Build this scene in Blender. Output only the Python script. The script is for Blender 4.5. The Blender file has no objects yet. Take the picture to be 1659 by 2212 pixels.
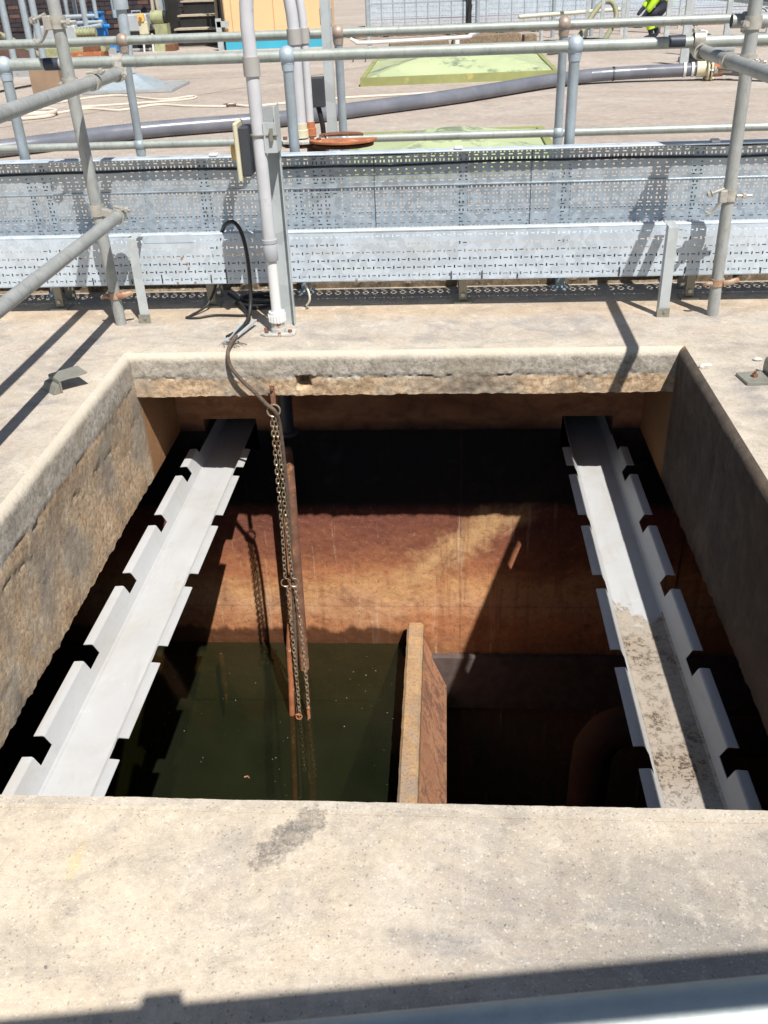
import bpy, math, random
from mathutils import Vector, Matrix, noise
R = math.radians
random.seed(7)
S = bpy.context.scene
COL = S.collection

# ------------------------------------------------------------------ camera
cam_d = bpy.data.cameras.new('camera')
cam = bpy.data.objects.new('camera', cam_d); COL.objects.link(cam)
yaw, pitch, roll = R(4.6189), R(31.0364), R(-2.4435)
cy, sy, cp, sp = math.cos(yaw), math.sin(yaw), math.cos(pitch), math.sin(pitch)
f = Vector((-sy*cp, cy*cp, -sp)); r = Vector((cy, sy, 0)); u = r.cross(f)
c_, s_ = math.cos(roll), math.sin(roll)
r2 = c_*r + s_*u; u2 = -s_*r + c_*u
M = Matrix((( r2.x, u2.x, -f.x, 0), (r2.y, u2.y, -f.y, 0), (r2.z, u2.z, -f.z, 1.35), (0, 0, 0, 1)))
cam.matrix_world = M
cam_d.sensor_fit = 'VERTICAL'; cam_d.sensor_height = 24.0; cam_d.lens = 1971.22/2212*24
cam_d.clip_start = 0.02; cam_d.clip_end = 500
cam_d.dof.use_dof = True; cam_d.dof.focus_distance = 2.6; cam_d.dof.aperture_fstop = 11.0
S.camera = cam

# ------------------------------------------------------------------ sky, sun, exposure
W = bpy.data.worlds.new('World'); S.world = W; W.use_nodes = True
wn = W.node_tree.nodes; wl = W.node_tree.links
for n in list(wn): wn.remove(n)
wo = wn.new('ShaderNodeOutputWorld'); wb = wn.new('ShaderNodeBackground'); ws = wn.new('ShaderNodeTexSky')
ws.sky_type = 'NISHITA'; ws.sun_disc = False
sun_to = Vector((.32, -.56, 1.0)).normalized()
ws.sun_elevation = math.asin(sun_to.z); ws.sun_rotation = math.atan2(sun_to.x, sun_to.y)
wb.inputs['Strength'].default_value = 0.05
wl.new(ws.outputs[0], wb.inputs[0]); wl.new(wb.outputs[0], wo.inputs[0])
sd = bpy.data.lights.new('sun', 'SUN'); sd.energy = 5.0; sd.angle = R(0.5); sd.color = (1, .955, .89)
so = bpy.data.objects.new('sun', sd); COL.objects.link(so)
so.rotation_euler = (-sun_to).to_track_quat('-Z', 'Y').to_euler(); so.location = (3, -5, 9)
S.view_settings.view_transform = 'Standard'; S.view_settings.look = 'None'
S.view_settings.gamma = 1; S.view_settings.use_curve_mapping = False
S.view_settings.exposure = 0.34
try:
    S.cycles.max_bounces = 8; S.cycles.diffuse_bounces = 3; S.cycles.transparent_max_bounces = 12
except Exception: pass

# ------------------------------------------------------------------ materials
def mat(name):
    m = bpy.data.materials.new(name); m.use_nodes = True
    nt = m.node_tree
    return m, nt, nt.nodes['Principled BSDF']
def N(nt, t, **k):
    n = nt.nodes.new(t)
    for a, b in k.items():
        if a in n.inputs: n.inputs[a].default_value = b
        else: setattr(n, a, b)
    return n
def coord(nt, scale=(1, 1, 1), rot=(0, 0, 0)):
    g = N(nt, 'ShaderNodeNewGeometry'); mp = N(nt, 'ShaderNodeMapping')
    mp.inputs['Scale'].default_value = scale; mp.inputs['Rotation'].default_value = rot
    nt.links.new(g.outputs['Position'], mp.inputs[0]); return mp.outputs[0]
def noi(nt, vec, scale, detail=5, rough=.6, dist=0):
    n = N(nt, 'ShaderNodeTexNoise'); n.inputs['Scale'].default_value = scale
    n.inputs['Detail'].default_value = detail; n.inputs['Roughness'].default_value = rough
    n.inputs['Distortion'].default_value = dist
    nt.links.new(vec, n.inputs['Vector']); return n.outputs[0]
def vor(nt, vec, scale, out='Distance', rnd=1):
    n = N(nt, 'ShaderNodeTexVoronoi'); n.inputs['Scale'].default_value = scale; n.inputs['Randomness'].default_value = rnd
    nt.links.new(vec, n.inputs['Vector']); return n.outputs[out]
def ramp(nt, fac, stops, interp='LINEAR'):
    n = N(nt, 'ShaderNodeValToRGB'); cr = n.color_ramp; cr.interpolation = interp
    while len(cr.elements) < len(stops): cr.elements.new(.5)
    for e, (p, c) in zip(cr.elements, stops):
        e.position = p; e.color = (c, c, c, 1) if isinstance(c, (int, float)) else (*c, 1)
    nt.links.new(fac, n.inputs[0]); return n.outputs[0]
def mix(nt, fac, a, b, mode='MIX'):
    n = N(nt, 'ShaderNodeMix', data_type='RGBA', blend_type=mode)
    for sock, v in ((n.inputs[0], fac), (n.inputs[6], a), (n.inputs[7], b)):
        if hasattr(v, 'links') or isinstance(v, bpy.types.NodeSocket): nt.links.new(v, sock)
        elif isinstance(v, (int, float)): sock.default_value = v
        else: sock.default_value = (*v, 1)
    return n.outputs[2]
def math_(nt, op, a, b=None, clamp=False):
    n = N(nt, 'ShaderNodeMath', operation=op); n.use_clamp = clamp
    for i, v in enumerate((a, b)):
        if v is None: continue
        if isinstance(v, (int, float)): n.inputs[i].default_value = v
        else: nt.links.new(v, n.inputs[i])
    return n.outputs[0]
def bump(nt, bs, h, dist=.002, strength=.6):
    n = N(nt, 'ShaderNodeBump'); n.inputs['Strength'].default_value = strength; n.inputs['Distance'].default_value = dist
    nt.links.new(h, n.inputs['Height']); nt.links.new(n.outputs[0], bs.inputs['Normal'])
def simple(name, colr, rough=.5, metal=0, var=.25, nscale=8, bdist=0, spots=None, coat=0):
    m, nt, b = mat(name); v = coord(nt)
    n1 = noi(nt, v, nscale, 6, .62)
    dark = tuple(x*(1-var) for x in colr); lite = tuple(min(1, x*(1+var*.5)) for x in colr)
    c = ramp(nt, n1, ((.3, dark), (.7, lite)))
    if spots:
        n2 = noi(nt, v, spots[1], 5, .7); k = ramp(nt, n2, ((spots[2], 0.0), (spots[2]+.06, 1.0)))
        c = mix(nt, k, c, spots[0])
    nt.links.new(c, b.inputs['Base Color']); b.inputs['Roughness'].default_value = rough; b.inputs['Metallic'].default_value = metal
    if bdist: bump(nt, b, noi(nt, v, nscale*6, 4), bdist)
    if coat: b.inputs['Coat Weight'].default_value = coat
    return m
def sepxyz(nt, vec):
    n = N(nt, 'ShaderNodeSeparateXYZ'); nt.links.new(vec, n.inputs[0]); return n.outputs
# concrete of the deck
def deck_mat():
    m, nt, b = mat('deck_concrete'); v = coord(nt)
    big = noi(nt, v, .9, 5, .6, .4); mid = noi(nt, v, 7, 6, .7); fine = noi(nt, v, 60, 5, .75); gr = noi(nt, v, 260, 3, .8)
    base = mix(nt, ramp(nt, big, ((.35, 0.0), (.65, 1.0))), (.40, .345, .285), (.48, .41, .33))
    base = mix(nt, ramp(nt, mid, ((.42, 0.0), (.62, .75))), base, (.50, .455, .40))
    # large worn grey patches
    pn = noi(nt, coord(nt, (1.1, 1.8, 1)), 1.6, 6, .72, .8)
    base = mix(nt, ramp(nt, pn, ((.5, 0.0), (.62, .75))), base, (.27, .255, .25))
    # pale smooth screed margin round the opening
    p = sepxyz(nt, v)
    dx = math_(nt, 'SUBTRACT', math_(nt, 'ABSOLUTE', math_(nt, 'ADD', p[0], .197)), 1.112)
    dy = math_(nt, 'SUBTRACT', math_(nt, 'ABSOLUTE', math_(nt, 'ADD', p[1], -2.333)), 1.153)
    d = math_(nt, 'MAXIMUM', dx, dy)
    d = math_(nt, 'ADD', d, math_(nt, 'MULTIPLY', math_(nt, 'SUBTRACT', mid, .5), .16))
    far = math_(nt, 'GREATER_THAN', p[1], 1.16)
    near = math_(nt, 'SUBTRACT', 1, far)
    k = math_(nt, 'MULTIPLY', ramp(nt, d, ((.07, .8), (.15, 0.0))), far)
    base = mix(nt, k, base, mix(nt, mid, (.42, .36, .28), (.66, .60, .50)))
    # near deck: cream to the left, grey worn to the right
    kx = N(nt, 'ShaderNodeMapRange'); nt.links.new(math_(nt, 'ADD', p[0], math_(nt, 'MULTIPLY', math_(nt, 'SUBTRACT', pn, .5), 1.4)), kx.inputs[0])
    kx.inputs[1].default_value = -.55; kx.inputs[2].default_value = .15; kx.inputs[3].default_value = .72; kx.inputs[4].default_value = 0
    base = mix(nt, math_(nt, 'MULTIPLY', kx.outputs[0], near), base, mix(nt, mid, (.58, .47, .34), (.76, .67, .53)))
    ke = math_(nt, 'MULTIPLY', ramp(nt, math_(nt, 'ADD', d, 0), ((.02, .55), (.2, 0.0))), near)
    base = mix(nt, ke, base, (.56, .48, .37))
    kr = N(nt, 'ShaderNodeMapRange'); nt.links.new(math_(nt, 'ADD', p[0], math_(nt, 'MULTIPLY', math_(nt, 'SUBTRACT', big, .5), 1.2)), kr.inputs[0])
    kr.inputs[1].default_value = -.05; kr.inputs[2].default_value = .35; kr.inputs[3].default_value = 0; kr.inputs[4].default_value = .5
    base = mix(nt, math_(nt, 'MULTIPLY', kr.outputs[0], math_(nt, 'MULTIPLY', near, ramp(nt, d, ((.05, 0.0), (.2, 1.0))))), base, (.24, .225, .20))
    # tarry crumbly stain on the near slab
    ux = math_(nt, 'ADD', p[0], .285); uy = math_(nt, 'ADD', p[1], -1.098)
    al = math_(nt, 'MULTIPLY', math_(nt, 'ADD', math_(nt, 'MULTIPLY', ux, .68), math_(nt, 'MULTIPLY', uy, .73)), 11.5)
    ac = math_(nt, 'MULTIPLY', math_(nt, 'SUBTRACT', math_(nt, 'MULTIPLY', ux, .73), math_(nt, 'MULTIPLY', uy, .68)), 26)
    rr = math_(nt, 'ADD', math_(nt, 'POWER', math_(nt, 'ABSOLUTE', al), 2.0), math_(nt, 'POWER', math_(nt, 'ABSOLUTE', ac), 2.0))
    rr = math_(nt, 'ADD', rr, math_(nt, 'MULTIPLY', math_(nt, 'SUBTRACT', noi(nt, v, 60, 6, .8), .5), 3.2))
    rr = math_(nt, 'ADD', rr, math_(nt, 'MULTIPLY', math_(nt, 'SUBTRACT', noi(nt, v, 14, 4, .6), .5), 2.4))
    base = mix(nt, math_(nt, 'MULTIPLY', ramp(nt, rr, ((.35, .8), (1.15, 0.0))), ramp(nt, noi(nt, v, 38, 6, .8), ((.38, .35), (.58, 1.0)))), base, (.09, .085, .083))
    base = mix(nt, ramp(nt, noi(nt, v, 70, 3, .6), ((.69, 0.0), (.72, .8))), base, (.13, .12, .11))
    # ochre streak
    oy = math_(nt, 'MULTIPLY', math_(nt, 'ADD', p[0], .66), 22)
    oo = math_(nt, 'ADD', math_(nt, 'ABSOLUTE', oy), math_(nt, 'MULTIPLY', math_(nt, 'ABSOLUTE', math_(nt, 'ADD', p[1], -1.03)), 7))
    oo = math_(nt, 'ADD', oo, math_(nt, 'MULTIPLY', mid, 1.2))
    base = mix(nt, ramp(nt, oo, ((.6, .6), (1.0, 0.0))), base, (.66, .50, .22))
    # far deck: beige, brushed streaks
    kf = N(nt, 'ShaderNodeMapRange'); nt.links.new(p[1], kf.inputs[0]); kf.inputs[1].default_value = 4.3; kf.inputs[2].default_value = 4.7
    st = noi(nt, coord(nt, (.5, 1.0, 1), (0, 0, .3)), .8, 8, .66, 1.2)
    farc = ramp(nt, st, ((.32, (.37, .31, .265)), (.5, (.45, .385, .33)), (.64, (.51, .455, .40)), (.8, (.62, .59, .56))))
    farc = mix(nt, ramp(nt, fine, ((.35, .35), (.6, 0.0))), farc, (.26, .21, .18))
    base = mix(nt, kf.outputs[0], base, farc)
    # rusty ochre wash around the feet of the trays
    oy = math_(nt, 'ABSOLUTE', math_(nt, 'SUBTRACT', p[1], 4.0))
    base = mix(nt, ramp(nt, math_(nt, 'ADD', oy, math_(nt, 'MULTIPLY', mid, .12)), ((.08, .55), (.22, 0.0))), base, (.50, .36, .22))
    # worn blotches and aggregate grain, over everything
    bl = noi(nt, v, 13, 8, .74, .6); bl2 = noi(nt, coord(nt, (1, 1.6, 1), (0, 0, .4)), 3.6, 7, .7, 1.0)
    base = mix(nt, ramp(nt, bl2, ((.50, 0.0), (.60, .55))), base, mix(nt, .5, base, (.20, .19, .18)))
    base = mix(nt, ramp(nt, bl, ((.34, .5), (.47, 0.0))), base, mix(nt, .55, base, (.16, .14, .125)))
    base = mix(nt, ramp(nt, bl, ((.54, 0.0), (.68, .40))), base, (.76, .69, .57))
    gr2 = vor(nt, v, 300, 'Color'); gs = N(nt, 'ShaderNodeSeparateColor'); nt.links.new(gr2, gs.inputs[0])
    base = mix(nt, ramp(nt, fine, ((.40, .30), (.55, 0.0))), base, mix(nt, .5, base, (.12, .105, .095)))
    base = mix(nt, ramp(nt, gr, ((.56, 0.0), (.66, .28))), base, (.86, .80, .70))
    base = mix(nt, ramp(nt, gr, ((.34, .22), (.43, 0.0))), base, (.15, .135, .12))
    base = mix(nt, ramp(nt, gs.outputs[0], ((.975, 0.0), (.985, .28))), base, (.84, .81, .75))
    base = mix(nt, ramp(nt, gs.outputs[1], ((.975, 0.0), (.98, .4))), base, (.10, .09, .085))
    nt.links.new(base, b.inputs['Base Color']); b.inputs['Roughness'].default_value = .88
    h = math_(nt, 'ADD', math_(nt, 'MULTIPLY', fine, .8), math_(nt, 'MULTIPLY', gr, .5))
    bump(nt, b, h, .0022, .8)
    return m
def fascia_mat(kind):
    m, nt, b = mat('opening_concrete_' + kind); v = coord(nt); p = sepxyz(nt, v)
    mid = noi(nt, v, 9, 7, .7, .3); fine = noi(nt, v, 55, 5, .75); big = noi(nt, v, 2.2, 5, .65, .6); gr = noi(nt, v, 230, 3, .8)
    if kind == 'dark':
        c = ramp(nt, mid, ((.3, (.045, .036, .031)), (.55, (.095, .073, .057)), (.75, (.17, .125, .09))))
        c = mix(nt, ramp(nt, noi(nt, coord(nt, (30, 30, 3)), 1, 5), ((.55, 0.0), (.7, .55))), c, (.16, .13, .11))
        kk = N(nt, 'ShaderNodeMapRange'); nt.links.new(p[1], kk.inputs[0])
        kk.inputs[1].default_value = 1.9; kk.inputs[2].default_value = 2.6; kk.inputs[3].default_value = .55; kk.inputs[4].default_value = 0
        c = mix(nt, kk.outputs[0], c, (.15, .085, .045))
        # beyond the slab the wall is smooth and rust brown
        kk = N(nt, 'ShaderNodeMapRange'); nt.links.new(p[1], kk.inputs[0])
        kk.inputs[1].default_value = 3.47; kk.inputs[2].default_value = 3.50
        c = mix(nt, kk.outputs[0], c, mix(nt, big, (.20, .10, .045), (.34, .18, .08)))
    else:
        up = ramp(nt, mid, ((.3, (.36, .32, .26)), (.5, (.50, .45, .38)), (.72, (.68, .63, .55))))
        up = mix(nt, ramp(nt, fine, ((.38, .7), (.55, 0.0))), up, (.22, .19, .16))
        up = mix(nt, ramp(nt, big, ((.5, 0.0), (.62, .6))), up, (.36, .31, .22))
        lo = ramp(nt, mid, ((.3, (.36, .245, .15)), (.5, (.60, .43, .27)), (.7, (.78, .62, .43))))
        lo = mix(nt, ramp(nt, fine, ((.38, .65), (.55, 0.0))), lo, (.20, .13, .08))
        lo = mix(nt, ramp(nt, big, ((.48, 0.0), (.6, .8))), lo, ramp(nt, mid, ((.3, (.19, .17, .145)), (.7, (.42, .37, .30)))))
        zz = math_(nt, 'ADD', p[2], math_(nt, 'MULTIPLY', math_(nt, 'SUBTRACT', mid, .5), .05))
        if kind == 'left':
            # daylit wall: pale band, black-stained band, brown body
            lo = mix(nt, ramp(nt, math_(nt, 'ADD', zz, 1), ((.66, 0.0), (.80, .42), (.86, .0))), lo, (.20, .18, .15))
            kk = ramp(nt, math_(nt, 'ADD', zz, 1), ((.862, 0.0), (.872, 1.0)))
        else:
            kk = ramp(nt, math_(nt, 'ADD', zz, 1), ((.888, 0.0), (.894, 1.0)))
        c = mix(nt, kk, lo, up)
        if kind == 'left':
            k2 = N(nt, 'ShaderNodeMapRange'); nt.links.new(p[1], k2.inputs[0]); k2.inputs[1].default_value = 3.50; k2.inputs[2].default_value = 3.53
            c = mix(nt, k2.outputs[0], c, ramp(nt, big, ((.3, (.25, .12, .05)), (.7, (.42, .22, .095)))))
            wz = math_(nt, 'MULTIPLY', vor(nt, v, 34), 1.0)
            c = mix(nt, ramp(nt, wz, ((.05, .6), (.13, 0.0))), c, (.78, .70, .60))
        tz = math_(nt, 'ADD', p[2], math_(nt, 'MULTIPLY', math_(nt, 'SUBTRACT', mid, .5), .03))
        c = mix(nt, ramp(nt, math_(nt, 'ADD', tz, 1), ((.965, 0.0), (.985, .8))), c, (.62, .56, .46))
    nt.links.new(c, b.inputs['Base Color']); b.inputs['Roughness'].default_value = .9
    h = math_(nt, 'ADD', math_(nt, 'MULTIPLY', fine, 1.0), math_(nt, 'MULTIPLY', gr, .35))
    bump(nt, b, h, .006, .9)
    return m
def rustwall_mat():
    m, nt, b = mat('rust_stained_wall'); v = coord(nt); p = sepxyz(nt, v)
    mid = noi(nt, v, 6, 7, .7, .5); big = noi(nt, coord(nt, (1, 1, 2.2)), 1.9, 6, .65, .9); fine = noi(nt, v, 48, 5, .8)
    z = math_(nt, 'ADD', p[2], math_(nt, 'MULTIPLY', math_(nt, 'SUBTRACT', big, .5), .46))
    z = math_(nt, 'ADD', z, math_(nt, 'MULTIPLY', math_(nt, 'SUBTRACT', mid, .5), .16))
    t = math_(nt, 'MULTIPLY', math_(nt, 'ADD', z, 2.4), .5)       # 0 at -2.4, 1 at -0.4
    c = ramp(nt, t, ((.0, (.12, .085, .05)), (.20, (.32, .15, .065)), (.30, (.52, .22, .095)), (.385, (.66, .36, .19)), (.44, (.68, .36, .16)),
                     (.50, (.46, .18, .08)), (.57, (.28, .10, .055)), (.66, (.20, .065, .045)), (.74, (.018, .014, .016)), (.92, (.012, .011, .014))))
    # pale diagonal flow mark climbing to the right
    fx = math_(nt, 'SUBTRACT', math_(nt, 'ADD', p[2], 1.50), math_(nt, 'MULTIPLY', math_(nt, 'ADD', p[0], .25), .75))
    fx = math_(nt, 'ABSOLUTE', math_(nt, 'ADD', fx, math_(nt, 'MULTIPLY', math_(nt, 'SUBTRACT', mid, .5), .5)))
    fk = math_(nt, 'MULTIPLY', ramp(nt, fx, ((.03, .8), (.15, 0.0))), ramp(nt, math_(nt, 'ADD', p[0], .5), ((.12, 0.0), (.4, 1.0))))
    c = mix(nt, fk, c, (.74, .46, .22))
    c = mix(nt, ramp(nt, noi(nt, v, 4.2, 8, .75, .8), ((.50, 0.0), (.66, .62))), c, (.22, .085, .05))
    dr = noi(nt, coord(nt, (16, 16, .9)), 1.0, 6, .7, .3)
    c = mix(nt, ramp(nt, dr, ((.52, 0.0), (.66, .5))), c, (.26, .09, .045))
    c = mix(nt, ramp(nt, noi(nt, coord(nt, (22, 22, 1.4)), 1.0, 5, .7, .2), ((.60, 0.0), (.70, .4))), c, (.80, .60, .42))
    c = mix(nt, ramp(nt, fine, ((.33, .55), (.46, 0.0))), c, (.12, .045, .022))
    c = mix(nt, ramp(nt, fine, ((.56, 0.0), (.68, .6))), c, mix(nt, .45, c, (.85, .50, .25)))
    # dark coat on the upper wall, with the slab's cast shade in its colour
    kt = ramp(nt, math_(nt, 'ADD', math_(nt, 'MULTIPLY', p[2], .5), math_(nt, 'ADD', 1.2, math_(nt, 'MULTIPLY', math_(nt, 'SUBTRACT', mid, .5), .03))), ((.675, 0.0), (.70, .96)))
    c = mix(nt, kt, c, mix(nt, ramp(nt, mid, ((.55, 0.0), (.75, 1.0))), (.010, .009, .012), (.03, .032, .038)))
    for lx, lw in ((.07, .0035), (-1.02, .0025)):   # formwork joints
        dl = math_(nt, 'ABSOLUTE', math_(nt, 'ADD', p[0], math_(nt, 'ADD', -lx, math_(nt, 'MULTIPLY', math_(nt, 'SUBTRACT', fine, .5), .01))))
        c = mix(nt, ramp(nt, dl, ((lw*.5, .35), (lw*2, 0.0))), c, (.10, .04, .02))
    dl = math_(nt, 'ABSOLUTE', math_(nt, 'ADD', p[2], math_(nt, 'ADD', 1.66, math_(nt, 'MULTIPLY', math_(nt, 'SUBTRACT', mid, .5), .02))))
    c = mix(nt, ramp(nt, dl, ((.002, .28), (.006, 0.0))), c, (.12, .05, .025))
    # wet line above the water, left of the divider
    wl_ = math_(nt, 'ADD', p[2], math_(nt, 'MULTIPLY', math_(nt, 'SUBTRACT', noi(nt, coord(nt, (9, 9, .1)), 1, 5, .6), .5), .16))
    kw = ramp(nt, math_(nt, 'ADD', wl_, 2.3), ((.47, 1.0), (.50, 0.0)))
    left = math_(nt, 'LESS_THAN', p[0], -.17)
    kw = math_(nt, 'MULTIPLY', kw, left)
    c = mix(nt, kw, c, mix(nt, .80, c, (.05, .018, .010)))
    ku = ramp(nt, math_(nt, 'ADD', p[2], 2.9), ((.3, (.05, .06, .03)), (.75, (.14, .105, .055)), (.98, (.26, .15, .07))))
    kb = math_(nt, 'MULTIPLY', math_(nt, 'LESS_THAN', p[2], -1.921), left)
    c = mix(nt, kb, c, ku)
    nt.links.new(c, b.inputs['Base Color'])
    rg = N(nt, 'ShaderNodeMapRange'); nt.links.new(kw, rg.inputs[0]); rg.inputs[3].default_value = .85; rg.inputs[4].default_value = .45
    nt.links.new(rg.outputs[0], b.inputs['Roughness'])
    bump(nt, b, fine, .006, .7)
    return m
def band_mat():
    m, nt, b = mat('brown_beam'); v = coord(nt); p = sepxyz(nt, v)
    big = noi(nt, coord(nt, (1.2, 1.2, 3)), 2.4, 6, .65, .6); mid = noi(nt, v, 9, 6, .7)
    c = ramp(nt, big, ((.28, (.16, .075, .04)), (.5, (.40, .18, .085)), (.72, (.58, .30, .14))))
    c = mix(nt, ramp(nt, mid, ((.5, 0.0), (.7, .6))), c, (.05, .03, .022))
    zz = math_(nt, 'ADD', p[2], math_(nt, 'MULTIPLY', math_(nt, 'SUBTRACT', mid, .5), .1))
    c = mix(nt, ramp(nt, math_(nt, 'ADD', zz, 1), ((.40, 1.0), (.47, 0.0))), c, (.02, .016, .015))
    nt.links.new(c, b.inputs['Base Color']); b.inputs['Roughness'].default_value = .8
    bump(nt, b, mid, .004, .6); return m
def divider_mat(side):
    m, nt, b = mat('divider_' + side); v = coord(nt)
    mid = noi(nt, v, 11, 7, .7, .4); fine = noi(nt, v, 70, 5, .8)
    if side == 'top':
        c = ramp(nt, mid, ((.3, (.30, .20, .13)), (.5, (.40, .26, .14)), (.7, (.52, .34, .17))))
        c = mix(nt, ramp(nt, noi(nt, v, 5, 5), ((.48, 0.0), (.62, .7))), c, (.30, .25, .21))
    else:
        s = noi(nt, coord(nt, (2.2, 1.6, 1.1), (0, .5, 0)), 5.5, 8, .78, 1.2)
        c = ramp(nt, s, ((.40, (.20, .10, .07)), (.47, (.27, .14, .09)), (.50, (.46, .22, .12)), (.66, (.42, .24, .15))))
        c = mix(nt, ramp(nt, noi(nt, v, 2.6, 4), ((.45, 0.0), (.62, .7))), c, (.36, .17, .09))
    c = mix(nt, ramp(nt, fine, ((.35, .55), (.5, 0.0))), c, (.13, .06, .035))
    nt.links.new(c, b.inputs['Base Color']); b.inputs['Roughness'].default_value = .8
    bump(nt, b, fine, .004, .8); return m
def galv_mat(name, tint=(.57, .65, .73), metal=.25, rough=.42, spangle=30, stain=.3, ct=.09):
    m, nt, b = mat(name); v = coord(nt)
    sp_ = vor(nt, v, spangle, 'Color'); n1 = noi(nt, v, 5, 6, .7)
    s = N(nt, 'ShaderNodeSeparateColor'); nt.links.new(sp_, s.inputs[0])
    k = math_(nt, 'ADD', math_(nt, 'MULTIPLY', s.outputs[0], .5), math_(nt, 'MULTIPLY', n1, .6))
    c = ramp(nt, k, ((.25, tuple(x*(1-ct) for x in tint)), (.75, tuple(min(1, x*(1+ct)) for x in tint))))
    c = mix(nt, ramp(nt, noi(nt, v, 3.1, 6, .75, .5), ((.58, 0.0), (.72, stain))), c, (.42, .37, .27))
    nt.links.new(c, b.inputs['Base Color']); b.inputs['Metallic'].default_value = metal
    rg = ramp(nt, k, ((.2, rough*.8), (.8, rough*1.2))); nt.links.new(rg, b.inputs['Roughness'])
    bump(nt, b, noi(nt, v, 90, 4), .0006, .4)
    return m
def tube_mat(name, tint, streak=(.22, .22, .19), rough=.5, metal=.25, amount=.6):
    m, nt, b = mat(name); v = coord(nt)
    n1 = noi(nt, coord(nt, (14, 14, 5)), 3.0, 6, .75, .3); n2 = noi(nt, v, 9, 6, .7); n3 = noi(nt, v, 120, 4, .7)
    c = ramp(nt, n2, ((.3, tuple(x*.78 for x in tint)), (.7, tuple(min(1, x*1.1) for x in tint))))
    c = mix(nt, ramp(nt, n1, ((.52, 0.0), (.68, amount))), c, streak)
    c = mix(nt, ramp(nt, n3, ((.62, 0.0), (.72, .4))), c, (.62, .62, .58))
    nt.links.new(c, b.inputs['Base Color']); b.inputs['Roughness'].default_value = rough; b.inputs['Metallic'].default_value = metal
    bump(nt, b, n3, .0006, .5); return m
def trough_mat(dirty):
    m, nt, b = mat('trough_paint_' + ('dirty' if dirty else 'clean')); v = coord(nt); p = sepxyz(nt, v)
    n1 = noi(nt, v, 3.2, 6, .7, .4)
    c = ramp(nt, n1, ((.3, (.43, .44, .45)), (.7, (.50, .51, .52))))
    c = mix(nt, ramp(nt, noi(nt, v, 14, 7, .8, .8), ((.6, 0.0), (.68, .35))), c, (.62, .60, .56))
    c = mix(nt, ramp(nt, noi(nt, v, 1.7, 6, .7, 1), ((.50, 0.0), (.7, .6))), c, (.40, .385, .35))
    c = mix(nt, ramp(nt, noi(nt, coord(nt, (5, .8, 5)), 3.0, 7, .75, .6), ((.54, 0.0), (.66, .4))), c, (.36, .33, .28))
    c = mix(nt, ramp(nt, noi(nt, v, 60, 5, .8), ((.66, 0.0), (.70, .5))), c, (.30, .25, .19))
    if dirty:
        e = noi(nt, v, 9, 6, .7, .5)
        y = math_(nt, 'ADD', p[1], math_(nt, 'MULTIPLY', math_(nt, 'SUBTRACT', e, .5), .55))
        edge = ramp(nt, math_(nt, 'MULTIPLY', y, .2), ((.530, 1.0), (.532, 0.0)))
        den = noi(nt, v, 42, 6, .78, .2); spk = noi(nt, v, 120, 4, .7)
        den2 = math_(nt, 'ADD', math_(nt, 'MULTIPLY', den, .7), math_(nt, 'MULTIPLY', spk, .3))
        film = mix(nt, ramp(nt, den2, ((.45, 1.0), (.50, .0))), (.33, .275, .215), (.09, .066, .048))
        film = mix(nt, ramp(nt, noi(nt, v, 6, 5), ((.42, .65), (.58, .0))), film, (.42, .375, .32))
        near = ramp(nt, math_(nt, 'MULTIPLY', math_(nt, 'ADD', p[1], math_(nt, 'MULTIPLY', den, .8)), .2), ((.40, 0.0), (.46, 1.0)))
        flk = ramp(nt, den2, ((.47, 1.0), (.49, 0.0)))
        k = math_(nt, 'MULTIPLY', edge, math_(nt, 'MAXIMUM', near, flk))
        # only the floor of the channel, not its sides
        fl = math_(nt, 'LESS_THAN', p[2], -.668)
        c = mix(nt, math_(nt, 'MULTIPLY', k, fl), c, film)
    nt.links.new(c, b.inputs['Base Color']); b.inputs['Roughness'].default_value = .38
    b.inputs['Coat Weight'].default_value = .1
    return m
def water_mat():
    m = bpy.data.materials.new('murky_green_water'); m.use_nodes = True; nt = m.node_tree
    b = nt.nodes['Principled BSDF']; v = coord(nt)
    cl = noi(nt, v, 2.2, 4, .6, .5)
    c = ramp(nt, cl, ((.3, (.012, .015, .0075)), (.7, (.021, .025, .0135))))
    nt.links.new(c, b.inputs['Base Color']); b.inputs['Roughness'].default_value = .12; b.inputs['IOR'].default_value = 1.33
    tr = N(nt, 'ShaderNodeBsdfTransparent'); tr.inputs[0].default_value = (.66, .62, .40, 1)
    ms = N(nt, 'ShaderNodeMixShader'); ms.inputs[0].default_value = .52
    nt.links.new(tr.outputs[0], ms.inputs[1]); nt.links.new(b.outputs[0], ms.inputs[2])
    nt.links.new(ms.outputs[0], nt.nodes['Material Output'].inputs[0])
    bump(nt, b, noi(nt, v, 9, 3), .004, .25)
    return m

M_ = {}
M_['deck'] = deck_mat(); M_['f_far'] = fascia_mat('far'); M_['f_left'] = fascia_mat('left'); M_['f_dark'] = fascia_mat('dark')
M_['ledge'] = simple('purple_grey_render', (.105, .078, .072), .9, 0, .4, 14, .003)
M_['chamber_black'] = simple('black_chamber_shade', (.014, .012, .011), .7, 0, .4, 3)  # near-black colour stands in for the chamber's shade and cuts bounced light
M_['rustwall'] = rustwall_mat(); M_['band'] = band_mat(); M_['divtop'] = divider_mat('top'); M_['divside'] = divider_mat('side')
M_['galv'] = galv_mat('galvanised_sheet'); M_['galv_up'] = galv_mat('galvanised_spangled', (.41, .47, .52), .45, .34, 40, .12, .16)
M_['galv_post'] = galv_mat('galvanised_post', (.50, .545, .56), .25, .45, 14)
M_['pole'] = tube_mat('scaffold_tube', (.40, .42, .41), (.22, .205, .185))
M_['rail'] = tube_mat('weathered_handrail', (.40, .44, .41), (.16, .18, .145), amount=.5)
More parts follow.
